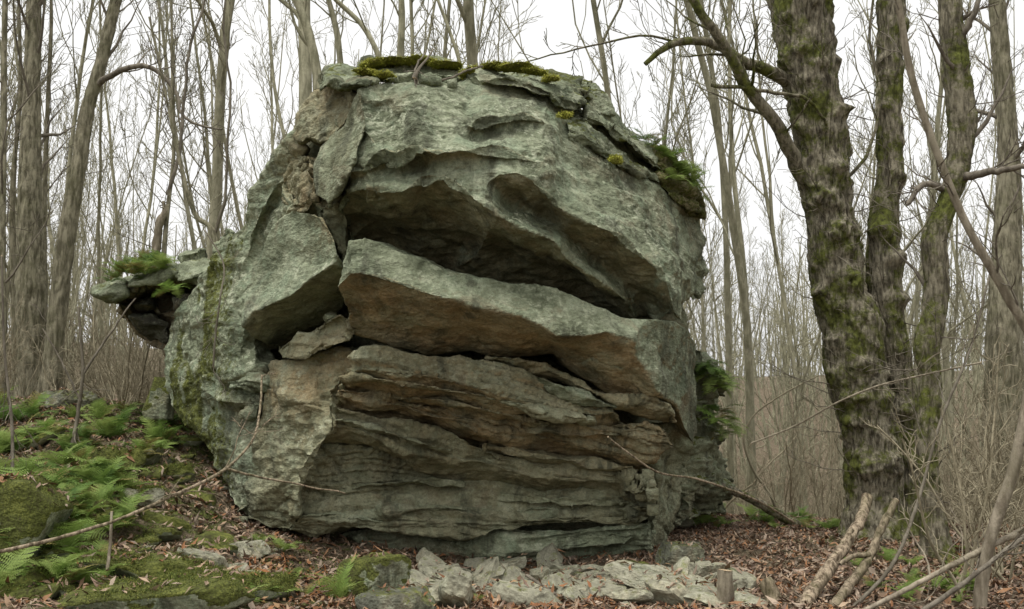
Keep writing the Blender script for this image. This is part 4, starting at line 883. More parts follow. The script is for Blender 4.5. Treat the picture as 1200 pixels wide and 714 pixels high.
for j in range(36): Y = rg.uniform(16.5, 30); px = rg.uniform(800, 1150); sp.append(((px - 600) / F * Y, Y))
for j in range(4): Y = rg.uniform(8.8, 10.4); px = rg.uniform(1120, 1260); sp.append(((px - 600) / F * Y, Y))
zs = ground(np.array(sp))
for i, ((x, y), z) in enumerate(zip(sp, zs)):
    rot = (rg.normal(0, .12), rg.normal(0, .12), rg.uniform(0, 6.28)); sc = rg.uniform(.6, 1.15)
    if i < 6: o = SHR[i]; o.location = (x, y, z); o.rotation_euler = rot; o.scale = (sc,) * 3
    else: o = copy_thing(SHR[i % 6], (x, y, z), sc=sc, rot=rot)
    zone = 'on the crest of the ferny slope' if i < 46 else ('below the rock ledge' if i < 76 else ('around crooked tree' if i < 110 else ('between rear column and massive old tree' if i < 146 else 'by the pale arching sapling')))
    o['label'] = 'tangled leafless brown shrub ' + zone; o['group'] = 'shrubs ' + zone
# scrub on the far slope: nobody could count it
tb = Tubes(); n = 700
Yf = 24 + 46 * rg.random(n); xf = (rg.uniform(-120, 1320, n) - 600) / F * Yf; zf = ground(np.column_stack([xf, Yf]))
for i in range(n):
    for q in range(6):
        w = walk(rg, (xf[i] + rg.normal(0, .3), Yf[i] + rg.normal(0, .3), zf[i] - .1), (rg.normal(0, .4), rg.normal(0, .4), 1), rg.uniform(1.5, 4.5), 4, .18, .0); tb.add(w, np.linspace(.016, .007, 4), 3)
        for q2 in range(2):
            w2 = walk(rg, w[rg.integers(1, 4)], rg.normal(0, .7, 3) + np.array((0, 0, .7)), rg.uniform(.5, 1.4), 3, .2, 0); tb.add(w2, np.linspace(.009, .006, 3), 3)
o = obj('scrub', tb.mesh('scrub'), M_BRUSH, kind='stuff'); tag(o, 'brown leafless scrub filling the slope below the woods', 'scrub')

# ------------------------------------------------------------------ loose rocks
_ico = {}
def ico(sub):
    if sub not in _ico:
        bm = bmesh.new(); bmesh.ops.create_icosphere(bm, subdivisions=sub, radius=1)
        V = np.array([v.co[:] for v in bm.verts]); T = np.array([[v.index for v in f.verts] for f in bm.faces]); bm.free(); _ico[sub] = (V, T)
    return _ico[sub]
def rock_mesh(seed, size, sub=5, planes=13, sharp=1.0, rough=1.0, top=None, flat=False):
    rg = np.random.default_rng(seed); V, T = ico(sub)
    n = rg.normal(0, 1, (planes, 3)); n /= np.linalg.norm(n, axis=1, keepdims=True); d = rg.uniform(.6, .95, planes)
    n = np.vstack([n, (0, 0, 1), (0, 0, -1)]) if top is None else np.vstack([n, nrm(np.array(top, float)), (0, 0, -1)]); d = np.append(d, (.55, .7))
    q = np.maximum(V @ n.T, 1e-3); r = (d / q).min(1); r = np.minimum(r, 1.15)
    v = V * r[:, None] * np.asarray(size)
    s = max(size); nn = V
    k = .14 / s ** .5 if False else 1.0
    dd = facets(v / (s * .42) + seed, 3) * s * .11 * rough + facets(v / (s * .15) + seed, 9) * s * .035 * rough + fbm(v / (s * .12) + seed, 3, 5) * s * .012 * rough
    return mesh_np('rock', v + nn * dd[:, None], None, T, not flat)
def rock(name, label, px, py, size, seed, mat, rz=0.0, tilt=(0, 0), sink=.35, Y=None, sub=5, cat='rock', group=None, **k):
    p = hit(px, py) if Y is None else P(px, py, Y)
    k.setdefault('flat', mat in (M_STONE, M_DARKST)); k.setdefault('planes', 8 if k['flat'] else 13); o = obj(name, rock_mesh(seed, size, sub, **k), mat); o.location = (p[0], p[1], p[2] + size[2] * (.78 - sink)); o.scale = (1.12, 1.12, 1.15); o.rotation_euler = (tilt[0], tilt[1], rz)
    return tag(o, label, cat, group)
PALE = 'pale bare stones along the foot of the boulder'
rock('mossy_rock', 'big rounded mossy rock half hidden behind fern fronds', 14, 640, (.42, .42, .52), 11, M_MOSSY2, .3, sink=.3, rough=.6)
rock('pale_stone', 'angular pale stone resting on the moss beside smaller white stones', 236, 668, (.21, .17, .15), 12, M_STONE, .5, (.1, .2))
rock('pale_stone', 'flat white stone lying against angular pale stone', 268, 668, (.17, .12, .05), 13, M_STONE, .2)
rock('pale_stone', 'low grey stone beside the green fern at boulder foot', 288, 652, (.2, .17, .13), 14, M_STONE, 1.0)
rock('flat_rock', 'blocky rock with moss-edged flat top and lichened face amid leaf litter', 440, 700, (.37, .3, .26), 15, M_MOSSY, .15, (-.05, -.08), sink=.05)
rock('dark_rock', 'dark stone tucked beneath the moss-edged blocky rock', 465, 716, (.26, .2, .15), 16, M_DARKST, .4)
rock('pale_slab', 'tilted tan slab leaning beside the moss-edged blocky rock', 498, 692, (.3, .16, .09), 17, M_STONE, -.5, (.1, .35))
rock('pale_stone', 'rough pale stone in shade of the base bed behind tan slab', 518, 678, (.2, .16, .13), 18, M_STONE, .2)
rock('pale_stone', 'long whitish stone pointing up to the right on leaf litter', 562, 686, (.29, .14, .11), 19, M_STONE, .15, (0, -.28), sink=.2)
rock('pale_stone', 'rounded grey upright stone behind fallen stick at boulder foot', 634, 684, (.13, .11, .13), 20, M_STONE, .3, sink=.2)
rock('pale_stone', 'broad cracked whitish stone under the fallen stick', 608, 698, (.27, .2, .11), 21, M_STONE, .1)
rock('pale_slab', 'long low whitish slab with rough broken edge near boulder foot', 690, 698, (.42, .24, .12), 22, M_STONE, -.1)
rock('pale_slab', 'large flat cream slab sloping down right beside the cut stump', 790, 696, (.55, .36, .14), 23, M_STONE, -.35, (0, .2), sink=.3)
rock('pale_slab', 'end of pale flat stone beside the cut stump foot', 845, 708, (.36, .26, .09), 24, M_STONE, -.3, (0, .12))
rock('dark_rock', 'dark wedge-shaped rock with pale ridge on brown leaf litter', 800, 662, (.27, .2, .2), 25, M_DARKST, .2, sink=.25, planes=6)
rock('lichened_rock', 'mint-lichened lumpy stone against the boulder foot', 742, 672, (.2, .15, .12), 26, M_MOSSY, .7)
rock('pale_stone', 'rough stone just behind the large cream slab', 825, 676, (.22, .15, .13), 27, M_STONE, .4)
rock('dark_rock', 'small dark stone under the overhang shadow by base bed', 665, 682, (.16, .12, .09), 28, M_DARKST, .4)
rock('dark_rock', 'tan stone in the dark gap under base bed', 708, 680, (.15, .12, .08), 29, M_STONE, .9)
rock('moss_mound', 'long low mossy rock covered in bright moss and twigs', 195, 716, (.6, .45, .22), 30, M_MOSSY2, .25, (0, -.12), sink=.35, rough=.7)
rock('moss_mound', 'low brown-green mossy rock behind fern beneath angular pale stone', 165, 682, (.5, .35, .2), 31, M_MOSSY2, -.2, sink=.3, rough=.7)
rock('moss_mound', 'round moss cushion rock below blocky rock in leaf litter', 290, 694, (.42, .25, .13), 32, M_MOSSY, .1)
rock('mossy_rock', 'whitish lichened rock among ferns on mossy slope', 168, 588, (.17, .14, .13), 33, M_STONE, .1)
rock('mossy_rock', 'dark mossy rock hummock under fallen branch on slope', 130, 545, (.3, .22, .17), 34, M_MOSSY2, .1, rough=.7)
rock('mossy_rock', 'smooth moss-topped rock near boulder flank on the slope', 205, 560, (.24, .18, .13), 35, M_MOSSY, .6)
rock('dark_rock', 'dark flat rock with pale top lying on the crest in brush', 28, 462, (.36, .25, .16), 36, M_DARKST, .1)
rock('dark_rock', 'jagged pair of dark slabs on crest before brush', 80, 474, (.42, .3, .2), 37, M_DARKST, .3)
rock('pale_stone', 'small square white stone at foot of boulder flank', 204, 500, (.09, .08, .09), 38, M_STONE, .5)
rock('green_rock', 'rounded mint-green algae covered rock leaning on boulder flank', 187, 492, (.2, .2, .42), 39, M_MOSSY, .5, Y=14.0, sink=.0)
rock('dark_rock', 'mottled dark stone in leaves below cream slab', 858, 690, (.11, .09, .06), 40, M_DARKST, .5)
rock('pale_stone', 'white lichened stone among ferns at rear column foot', 802, 616, (.18, .12, .09), 41, M_STONE, .2)
# scattered stones
rg = np.random.default_rng(321)
BM = [rock_mesh(750 + i, (.15, .11, .085), 4, planes=7, flat=True) for i in range(6)]
for m_ in BM: m_.materials.append(M_STONE)
for i in range(40):
    px = rg.uniform(475, 870); p = hit(px, rg.uniform(666, 712) if px < 780 else rg.uniform(684, 712)); s_ = rg.uniform(.6, 1.55)
    o = bpy.data.objects.new('rubble_block', BM[i % 6]); COL.objects.link(o); o.location = p + np.array((0, 0, .05 * s_)); o.rotation_euler = (rg.normal(0, .35), rg.normal(0, .35), rg.uniform(0, 6.3)); o.scale = (s_ * rg.uniform(.9, 1.5), s_, s_ * rg.uniform(.8, 1.3))
    tag(o, 'angular pale stone block in the rubble band at boulder foot', 'stone', 'rubble blocks at the boulder foot')
rg = np.random.default_rng(123)
SM = [rock_mesh(700 + i, (.09, .075, .055), 3, planes=7, flat=True) for i in range(4)]
def scatter(n, meshes, mat, name, label, group, pxr, pyr, scr, seed):
    rg = np.random.default_rng(seed)
    ms = [m_.copy() for m_ in meshes]
    for m_ in ms: m_.materials.clear(); m_.materials.append(mat)
    for i in range(n):
        p = hit(rg.uniform(*pxr), rg.uniform(*pyr)); s = rg.uniform(*scr)
        if p[1] > 10.9 and -2.9 < p[0] < 2.3 and p[1] < 16: continue
        o = bpy.data.objects.new(name, ms[i % len(ms)]); COL.objects.link(o); o.location = p; o.rotation_euler = (rg.normal(0, .3), rg.normal(0, .3), rg.uniform(0, 6.3)); o.scale = (s * rg.uniform(.8, 1.5), s, s * rg.uniform(.6, 1.1))
        tag(o, label, 'stone', group)
scatter(70, SM, M_MOSSY2, 'mossy_stone', 'mossy stone bedded in the green slope', 'mossy stones on the slope', (-20, 260), (490, 700), (1.0, 3.2), 1)
scatter(26, SM, M_STONE, 'small_stone', 'small pale stone in the leaf litter of the slope', 'small pale stones on the slope', (120, 330), (520, 705), (.5, 1.1), 2)
scatter(40, SM, M_STONE, 'rubble_stone', 'small whitish rubble stone at the boulder foot', 'rubble at the boulder foot', (480, 860), (672, 712), (.5, 1.3), 3)

# ------------------------------------------------------------------ branches, stumps and sticks
def stick(name, label, pix, Y, w0, w1, mat, cat='branch', n=30, sides=9, seed=1, twigs=0, ridge=.05, foot=False, group=None, side=()):
    rg = np.random.default_rng(seed)
    A = [(q[0], q[1], w0 + (w1 - w0) * i / (len(pix) - 1), q[2] if len(q) > 2 else Y) for i, q in enumerate(pix)]
    ln = sum(math.hypot(pix[i + 1][0] - pix[i][0], pix[i + 1][1] - pix[i][1]) for i in range(len(pix) - 1)) * Y / F
    w, r = traced(A, Y, max(8, int(ln / .035)), foot=False); w = w[::-1]; r = r[::-1]
    V = None; base = w[0].copy()
    wj = w + rg.normal(0, min(.004, .12 * r.min()), w.shape)
    root = empty(name, tuple(base), label, cat, group)
    bark_trunk('stem', wj, r, sides, seed, mat, root, ridge, (), .08, base)
    # closed cut ends
    for e, s_ in ((0, 1), (-1, -1)):
        t = nrm(wj[e] - wj[e + s_]); tb = Tubes(); tb.add([wj[e] - base - t * .004, wj[e] - base + t * .002, wj[e] - base + t * .003], [r[e] * 1.0, r[e] * .97, .0005], sides)
        obj('cut_end', tb.mesh('cut_end'), M_CUT, root)
    mv = __import__('mathutils').Matrix.Translation(-Vector(base))
    for pl, a_, b_ in side:
        tb = Tubes(); w2, r2_ = tb_path(tb, pl, Y, a_, b_, 14, 7, rg, .004); obj('side_branch', tb.mesh('side_branch'), mat, root).data.transform(mv)
    for q in range(twigs):
        tb = Tubes(); branch_out(rg, tb, w, r, 2, 1, .9, .7, .05, .15 + .8 * q / twigs, .18, .0026, (5, 4, 3), .45); obj('twig', tb.mesh('twig'), mat, root).data.transform(mv)
    return root
M_CUT = plain_material('cut_wood', (.34, .25, .15), (.48, .38, .25), 30)
M_PALEB = bark_material('pale_branch', (.09, .065, .042), (.40, .32, .225), moss=.35, vscale=30)
stick('fallen_branch', 'long bare tan branch slanting across slope in front of boulder flank', [(-30, 653, 7.6), (60, 633, 7.8), (130, 612, 8.1), (200, 582, 8.6), (265, 549, 9.2), (292, 522, 9.6), (304, 485, 10.2), (307, 440, 10.7)], 8, 5, 2.4, M_PALEB, seed=2, twigs=5, side=[([(264, 549, 9.2), (310, 560, 9.4), (360, 570, 9.6), (405, 578, 9.8)], 3.2, 1.6)])
stick('fallen_branch', 'thin dry stem arching down right from lower beds to fallen dark log', [(712, 512, 10.6), (735, 530, 10.7), (770, 553, 10.9), (810, 560, 11.2), (850, 572, 11.6), (890, 588, 12), (930, 612, 12.4)], 11, 2.2, 3, M_PALEB, seed=3, twigs=4)
stick('fallen_log', 'dark fallen log slanting down from the rear rock column', [(838, 568, 13.3), (866, 578, 13.5), (900, 596, 13.7), (936, 616, 13.9), (960, 624, 14)], 13.6, 8, 13, M_BARK, 'log', seed=4)
stick('cut_log', 'thick pale cut branch leaning upright toward the massive old tree', [(1016, 582, 9.6), (1010, 605, 9.4), (990, 640, 9.1), (965, 676, 8.8), (945, 706, 8.5), (932, 735, 8.3)], 9, 12, 15, M_PALEB, 'log', seed=5, sides=20, ridge=.17)
stick('cut_log', 'forked pale cut branch with reddish tip beside thicker one', [(1050, 586, 9.3), (1035, 615, 9.2), (1018, 655, 9.0), (1000, 680, 8.8), (975, 714, 8.4), (962, 735, 8.2)], 9, 8, 13, M_PALEB, 'log', seed=6, sides=20, ridge=.17, side=[([(1018, 650, 9.0), (1000, 652, 8.9), (985, 662, 8.8)], 7, 5), ([(998, 620, 9.2), (980, 650, 9), (960, 690, 8.7), (940, 728, 8.4)], 6, 8)])
stick('cut_stump', 'upright cut sapling stump in front of cream slab', [(850, 668, 8.6), (850, 690, 8.6), (851, 722, 8.6)], 8.6, 16, 21, M_DEAD, 'stump', seed=7, sides=18, ridge=.1)
stick('cut_stump', 'pale split stump leaning in the leaf litter right of cream slab', [(897, 680, 8.7), (905, 698, 8.65), (910, 722, 8.6)], 8.6, 16, 20, M_PALEB, 'stump', seed=8, sides=12, ridge=.12)
stick('fallen_stick', 'dark stick lying across whitish stones at boulder foot', [(617, 674, 9.6), (640, 690, 9.1), (665, 706, 8.7), (685, 720, 8.5)], 9, 4, 5, M_TWIG, 'stick', seed=9)
stick('fallen_stick', 'broken stick lying on the bright mossy rock', [(172, 706, 7.5), (192, 698, 7.5), (212, 689, 7.6)], 7.5, 7, 6, M_DEAD, 'stick', seed=10)
stick('fallen_branch', 'long grey bare branch rising to the right through brush below crooked tree', [(1000, 722, 8.0), (1060, 692, 8.1), (1130, 655, 8.2), (1215, 614, 8.3)], 8.1, 5, 8, M_DEAD, seed=11, twigs=6)
stick('fallen_branch', 'dark bare branch crossing low under the long grey branch', [(1060, 730, 7.8), (1120, 690, 7.8), (1175, 648, 7.9), (1220, 612, 8)], 7.8, 6, 5, M_TWIG, seed=12, twigs=5)
stick('thin_stem', 'thin dark stem curving up before the massive old tree', [(1000, 712, 8.4), (1040, 670, 8.5), (1075, 590, 8.8), (1100, 500, 9), (1140, 400, 9.2), (1160, 320, 9.3)], 8.8, 5, 2, M_TWIG, 'stem', seed=13, twigs=7)
stick('thin_stem', 'thin pale twig arching across the massive old trunk', [(880, 520, 11), (930, 500, 10.8), (985, 470, 10.5), (1030, 452, 10.4), (1080, 440, 10.2), (1150, 425, 10)], 10.5, 2, 2.4, M_DEAD, 'stem', seed=14, twigs=6)
stick('thin_stem', 'dark crooked branch reaching left from bushes toward the rear column', [(960, 440, 14), (930, 455, 14), (905, 470, 14), (885, 485, 14), (872, 510, 14), (880, 545, 14), (905, 585, 14), (918, 618, 14)], 14, 1.5, 3.6, M_BRUSH, 'stem', seed=15, twigs=9)
stick('thin_stem', 'forked dark sapling rising in brush before the leaning tree', [(92, 360, 12), (95, 400, 12), (97, 440, 12), (92, 480, 12), (85, 520, 11.9), (78, 545, 11.8)], 12, 2.5, 6, M_TWIG, 'stem', seed=16, twigs=10, side=[([(96, 440, 12), (120, 405, 12), (140, 375, 12), (158, 350, 12)], 3.5, 1.5), ([(94, 470, 12), (70, 420, 12), (50, 385, 12)], 3, 1.4)])
stick('thin_stem', 'thin upright dark stem at edge of ferny slope', [(2, 300, 10), (6, 420, 10), (14, 500, 10), (14, 590, 9.8)], 10, 2, 5, M_TWIG, 'stem', seed=17, twigs=12)
stick('thin_stem', 'wispy bare stem standing in front of boulder left flank', [(240, 270, 12.1), (262, 310, 12), (258, 350, 11.8), (252, 400, 11.8), (250, 430, 11.8)], 12, 1.6, 2.4, M_TWIG, 'stem', seed=18, twigs=8)
stick('thin_stem', 'dry reddish stub rising among slope ferns', [(131, 600, 8.2), (129, 640, 8.1), (126, 668, 8.0)], 8.1, 3, 4, M_DEAD, 'stem', seed=19)
stick('dead_twig', 'dark forked dead twig tangle on the cap edge', [(508, 58, 10.9), (498, 72, 10.8), (490, 82, 10.7), (486, 92, 10.65)], 10.8, 2, 5, M_TWIG, 'twig', seed=20, twigs=6, side=[([(566, 78, 10.9), (545, 84, 10.8), (528, 92, 10.7), (518, 94, 10.65)], 2.5, 3), ([(484, 92, 10.7), (492, 70, 10.9), (500, 60, 11)], 3, 1.5)])

# ------------------------------------------------------------------ ferns
def frond_mesh(seed, L=.5, npin=17, droop=1.0):
    rg = np.random.default_rng(seed)
    t = np.linspace(0, 1, 14); ang = math.radians(rg.uniform(50, 68)) - t ** 1.2 * math.radians(rg.uniform(70, 105)) * droop
    step = L / 13; x = np.concatenate([[0], np.cumsum(np.cos(ang[:-1]) * step)]); z = np.concatenate([[0], np.cumsum(np.sin(ang[:-1]) * step)]); y = .06 * L * rg.normal() * t ** 2
    R = np.column_stack([x, y, z]); V = []; T = []; Q = []
    w = .0035 * (1 - t * .8)
    for i in range(14): V += [R[i] + (0, w[i], 0), R[i] - (0, w[i], 0)]
    for i in range(13): Q.append((2*i, 2*i+1, 2*i+3, 2*i+2))
    for i in range(npin):
        u = .14 + .85 * i / (npin - 1); f = u * 13; a = min(int(f), 12); p = R[a] + (R[a+1] - R[a]) * (f - a); tx = nrm(R[a+1] - R[a])
        nz = nrm(np.cross(tx, (0, 1, 0))) * -1
        pl = L * .25 * math.sin(math.pi * min(1, (u * .78 + .2))) ** .9 * rg.uniform(.88, 1.1)
        if u > .9: pl *= .6
        for s in (-1, 1):
            d = nrm(np.array((0, s, 0)) + tx * .35 + nz * rg.normal(0, .12) - np.array((0, 0, .15)))
            q = nrm(np.cross(nz, d)); m_ = 6
            for j in range(m_):                       # pinnules
                g = (j + .5) / m_; c0 = p + d * pl * g - nz * pl * .18 * g * g; hl = pl * .17 * (1 - g * .75) + .003; hw = pl / m_ * .52
                k0 = len(V); V += [c0 - d * hw, c0 + q * hl + d * hw * .3, c0 + d * hw, c0 - q * hl + d * hw * .3]; Q.append((k0, k0+1, k0+2, k0+3))
    return mesh_np('frond', np.array(V), Q, None, False)
FR = [frond_mesh(800 + i) for i in range(5)]; FRD = [f.copy() for f in FR]; FRB = [f.copy() for f in FR]
for f in FRB: f.materials.append(M_FERNB)
for f in FR: f.materials.append(M_FERN)
for f in FRD: f.materials.append(M_FERND)
def fern(p, size, n, label, group=None, dark=False, seed=0, face=None, lay=0.0):
    rg = np.random.default_rng(seed)
    root = empty('fern', tuple(p), label, 'fern', group)
    for i in range(n):
        o = bpy.data.objects.new('frond', (FRB if rg.random() < .09 else (FRD if dark else FR))[int(rg.integers(5))]); COL.objects.link(o); o.parent = root
        a = (2 * math.pi * i / n + rg.normal(0, .3)) if face is None else face + rg.normal(0, .75)
        o.rotation_euler = (rg.normal(0, .2), rg.normal(lay, .25), a); s = size / .5 * rg.uniform(.65, 1.15); o.scale = (s, s, s)
    return root
k = 0
for px, py, sz, n, lab in [(18, 620, .62, 5, 'light green fern with broad fronds over the big rounded mossy rock'), (75, 655, .5, 8, 'bushy bright fern below the long tan branch'), (62, 690, .42, 8, 'bright fern spreading over brown leaves below bushy fern'), (95, 590, .42, 7, 'fern with long hanging frond behind the big rounded mossy rock'),
                          (105, 668, .36, 6, 'small bright fern left of mossy mound'), (310, 704, .32, 7, 'light green fern beside bright mossy rock'), (400, 706, .42, 6, 'single drooping fern below the moss-edged blocky rock'), (332, 650, .34, 6, 'fern sprouting in the dark gap at boulder foot'), (305, 640, .2, 5, 'little fern by low grey stone at boulder foot'), (640, 708, .14, 5, 'tiny bright green fern beside fallen stick among pale stones'), (560, 708, .12, 5, 'tiny fern in front of long whitish stone'), (250, 690, .26, 6, 'small fern on edge of bright mossy rock'), (282, 712, .3, 7, 'leafy fern among rusty leaves in front of mossy rock'), (345, 682, .22, 6, 'little fern left of the moss-edged blocky rock'), (360, 700, .18, 5, 'small fern in leaves left of drooping fern')]:
    p = hit(px, py); p[2] = gz(p[0], p[1]) + (.25 if k == 0 else 0); fern(p, sz, n, lab, seed=900 + k); k += 1
rg = np.random.default_rng(54)
for j in range(30):
    p = hit(rg.uniform(-20, 130), rg.uniform(590, 705)); fern(p, rg.uniform(.3, .5), int(rg.integers(6, 10)), 'lush light green fern below the long tan branch', 'ferns below the long tan branch', False, 1300 + j)
rg = np.random.default_rng(55)
for j in range(112):
    px = rg.uniform(-30, 215); py = rg.uniform(482, 668)
    if px > 215 - (py - 480) * .45: continue
    p = hit(px, py); fern(p, rg.uniform(.28, .52), int(rg.integers(6, 10)), 'green fern clump growing on the mossy slope', 'ferns on the mossy slope', rg.random() < .4, 1000 + j)
for j in range(30):
    px = rg.uniform(795, 1000); py = rg.uniform(600, 622); p = hit(px, py); fern(p, rg.uniform(.22, .38), int(rg.integers(4, 8)), 'fern in the green band below the rear rock column', 'ferns below the rear column', rg.random() < .5, 1100 + j)
for j in range(18):
    p = hit(rg.uniform(1000, 1140), rg.uniform(645, 708)); fern(p, rg.uniform(.15, .3), 5, 'small fern among moss at foot of crooked tree', 'ferns at the crooked tree', False, 1150 + j)
for j, (px, py, Y, sz, n) in enumerate([(148, 322, 14.0, .4, 8), (165, 318, 14.0, .45, 9), (180, 312, 13.95, .42, 8), (135, 328, 14.1, .34, 7), (195, 310, 13.9, .3, 6), (158, 312, 14.2, .38, 7), (172, 308, 14.3, .34, 7), (140, 322, 14.0, .4, 8), (155, 324, 13.85, .42, 8), (170, 322, 13.85, .42, 8), (186, 316, 13.8, .38, 8), (128, 332, 14.0, .3, 7)]):
    fern(P(px, py, Y), sz, n, 'fern in the green cluster crowning the rock ledge', 'ferns on the ledge', j % 3 == 2, 1200 + j)
for px, py, Y, sz, n, lab in [(202, 340, 13.5, .4, 7, 'bright fern hanging down from rock ledge beside boulder flank')]:
    fern(P(px, py, Y), sz, n, lab, seed=1230, lay=.7)
for j, (px, py, Y, sz) in enumerate([(756, 164, 12.0, .28), (768, 172, 12.05, .3), (782, 186, 12.1, .34), (792, 198, 12.15, .4), (800, 208, 12.25, .42), (808, 220, 12.4, .4), (814, 232, 12.5, .36), (790, 212, 12.0, .3)]):
    fern(P(px, py, Y), sz, 10, 'fern tuft growing on the upper right shoulder of boulder', 'ferns on the boulder shoulder', j == 0, 1240 + j, lay=.3)
for j, (px, py, Y, sz) in enumerate([(826, 428, 12.85, .36), (838, 440, 12.9, .42), (846, 448, 13.0, .36), (842, 485, 12.95, .4), (850, 498, 13.05, .38), (848, 510, 13, .3), (832, 432, 12.75, .34), (840, 492, 12.8, .36), (846, 455, 12.85, .34)]):
    fern(P(px, py, Y), sz, 10, 'drooping fern tuft on the rear rock column', 'ferns on the rear column', j % 3 == 0, 1260 + j, lay=.6)

# ------------------------------------------------------------------ moss pads on the boulder cap (parts of the boulder)
M_CAPMOSS = moss_material('cap_moss', ((.10, .11, .016), (.27, .28, .035), (.42, .42, .08)))
M_TUFT, nt, b = new_mat('moss_tuft'); nt.links.new(N(nt).attr('leafcol', 'Color'), b.inputs['Base Color'])
TUFTS = []
def tufts_on(o, n, h, seed, parent=None, cols=((.07, .085, .015), (.13, .15, .03), (.19, .2, .05), (.09, .12, .03)), zmin=.25):
    rg = np.random.default_rng(seed); v, nn = get_vn(o.data)
    bpy.context.view_layer.update(); mw = np.array(o.matrix_world); R3 = mw[:3, :3]; v = v @ R3.T + mw[:3, 3]; nn = nn @ np.linalg.inv(R3); nn /= np.linalg.norm(nn, axis=1, keepdims=True)
    k = np.where(nn[:, 2] > zmin)[0]; tri = np.empty(len(o.data.polygons) * 3, np.int32)
    k = k[fbm(v[k] * 3.5, 3, 12) > -.12 if zmin > 0 else np.ones(len(k), bool)]
    if not len(k): return
    i = rg.choice(k, n); p = v[i] + rg.normal(0, .012, (n, 3)); TUFTS.append((p, nn[i], np.full(n, h), cols))
def flush_tufts(name, label):
    P0 = np.concatenate([t[0] for t in TUFTS]); N0 = np.concatenate([t[1] for t in TUFTS]); H = np.concatenate([t[2] for t in TUFTS]); C = np.concatenate([np.array(t[3])[RNG.integers(0, len(t[3]), len(t[0]))] for t in TUFTS])
    n = len(P0); V = []; cc = []
    for q in range(3):
        d = N0 * .8 + RNG.normal(0, .55, (n, 3)); d /= np.linalg.norm(d, axis=1, keepdims=True); sx = np.cross(d, RNG.normal(0, 1, (n, 3))); sx /= np.linalg.norm(sx, axis=1, keepdims=True) + 1e-9
        h = (H * RNG.uniform(.5, 1.3, n))[:, None]; b0 = P0 + RNG.normal(0, .008, (n, 3)) - N0 * .004
        V.append(np.stack([b0 - sx * h * .22, b0 + sx * h * .22, b0 + d * h], 1)); cc.append(np.repeat(C * RNG.uniform(.6, 1.35, (n, 1)), 3, 0))
    V = np.concatenate(V).reshape(-1, 3); me = mesh_np(name, V, None, np.arange(len(V)).reshape(-1, 3), False); attr_col(me, 'leafcol', np.concatenate(cc))
    TUFTS.clear(); return tag(obj(name, me, M_TUFT, kind='stuff'), label, 'moss')
def pad(px, py, Y, size, seed, rz=0, tilt=(0, 0)):
    p = P(px, py, Y); o = obj('moss_pad', rock_mesh(seed, size, 4, rough=1.6), M_CAPMOSS, CAPS[6 if px > 655 else (2 if px > 535 else (0 if py > 84 and px < 455 else 1))]); o.location = Vector(p); o.rotation_euler = (tilt[0], tilt[1], rz)
    tufts_on(o, 450, .02, seed, cols=((.25, .26, .04), (.36, .37, .06), (.44, .43, .1)), zmin=-.1)
pad(436, 76, 11.2, (.16, .2, 0.032), 1); pad(462, 73, 11.25, (.26, .22, 0.035), 2, 0, (0, .05)); pad(492, 73, 11.25, (.22, .2, 0.028), 3); pad(520, 77, 11.2, (.2, .16, 0.028), 14); pad(430, 86, 10.8, (.16, .14, 0.028), 4, 0, (0, .05)); pad(448, 89, 10.75, (.14, .12, 0.025), 11)
pad(548, 85, 10.95, (.11, .12, 0.035), 5, 0, (0, -.4)); pad(604, 80, 11.15, (.24, .2, 0.028), 6, 0, (0, .06)); pad(578, 79, 11.25, (.16, .2, 0.025), 7); pad(628, 84, 11.05, (.17, .14, 0.028), 12, 0, (0, .2)); pad(645, 93, 10.95, (.1, .1, 0.028), 8); pad(662, 136, 10.72, (.07, .06, 0.028), 9); pad(722, 188, 11.12, (.07, .06, 0.063), 10)
bpy.context.view_layer.update()
for o in [q for q in COL.objects if q.name.split('.')[0] == 'moss_mound']: tufts_on(o, 6000 if o.dimensions.x > 1 else 4000, .015, 5)
for o in [q for q in COL.objects if q.name.split('.')[0] in ('mossy_stone', 'mossy_rock')]: tufts_on(o, 130 if o.name.startswith('mossy_stone') else 1500, .016, 6, zmin=.45)
flush_tufts('moss_tufts', 'fuzzy green moss sprigs on the mossy rocks and cap')
rgm = np.random.default_rng(31); n = 46000; x = rgm.uniform(-9, -1.2, n); y = rgm.uniform(7, 17, n)
m_ = fbm(np.column_stack([x * 1.1, y * 1.1, 0 * x + 4]), 3, 9) + .12 * RNG.normal(0, 1, n) < -.02; x, y = x[m_], y[m_]; z = ground(np.column_stack([x, y]))
TUFTS.append((np.column_stack([x, y, z]), np.tile((0, 0, 1.), (len(x), 1)), rgm.uniform(.012, .038, len(x)), ((.06, .08, .015), (.11, .14, .03), (.16, .18, .04), (.10, .16, .03), (.13, .11, .05))))
flush_tufts('ground_moss', 'low green moss and seedlings covering the slope')

# ------------------------------------------------------------------ leaf litter
from mathutils.bvhtree import BVHTree
bpy.context.view_layer.update()
_bv = []; _bf = []; _o = 0
for o in COL.objects:
    if o.type == 'MESH' and o.parent is None and o.get('category') in ('rock', 'stone'):
        v, _ = get_vn(o.data); mw = np.array(o.matrix_world); v = v @ mw[:3, :3].T + mw[:3, 3]
        t = np.empty(len(o.data.polygons) * 3, np.int32); o.data.polygons.foreach_get('vertices', t); _bv.append(v); _bf.append(t.reshape(-1, 3) + _o); _o += len(v)
ROCKS = BVHTree.FromPolygons(np.concatenate(_bv).tolist(), np.concatenate(_bf).tolist())

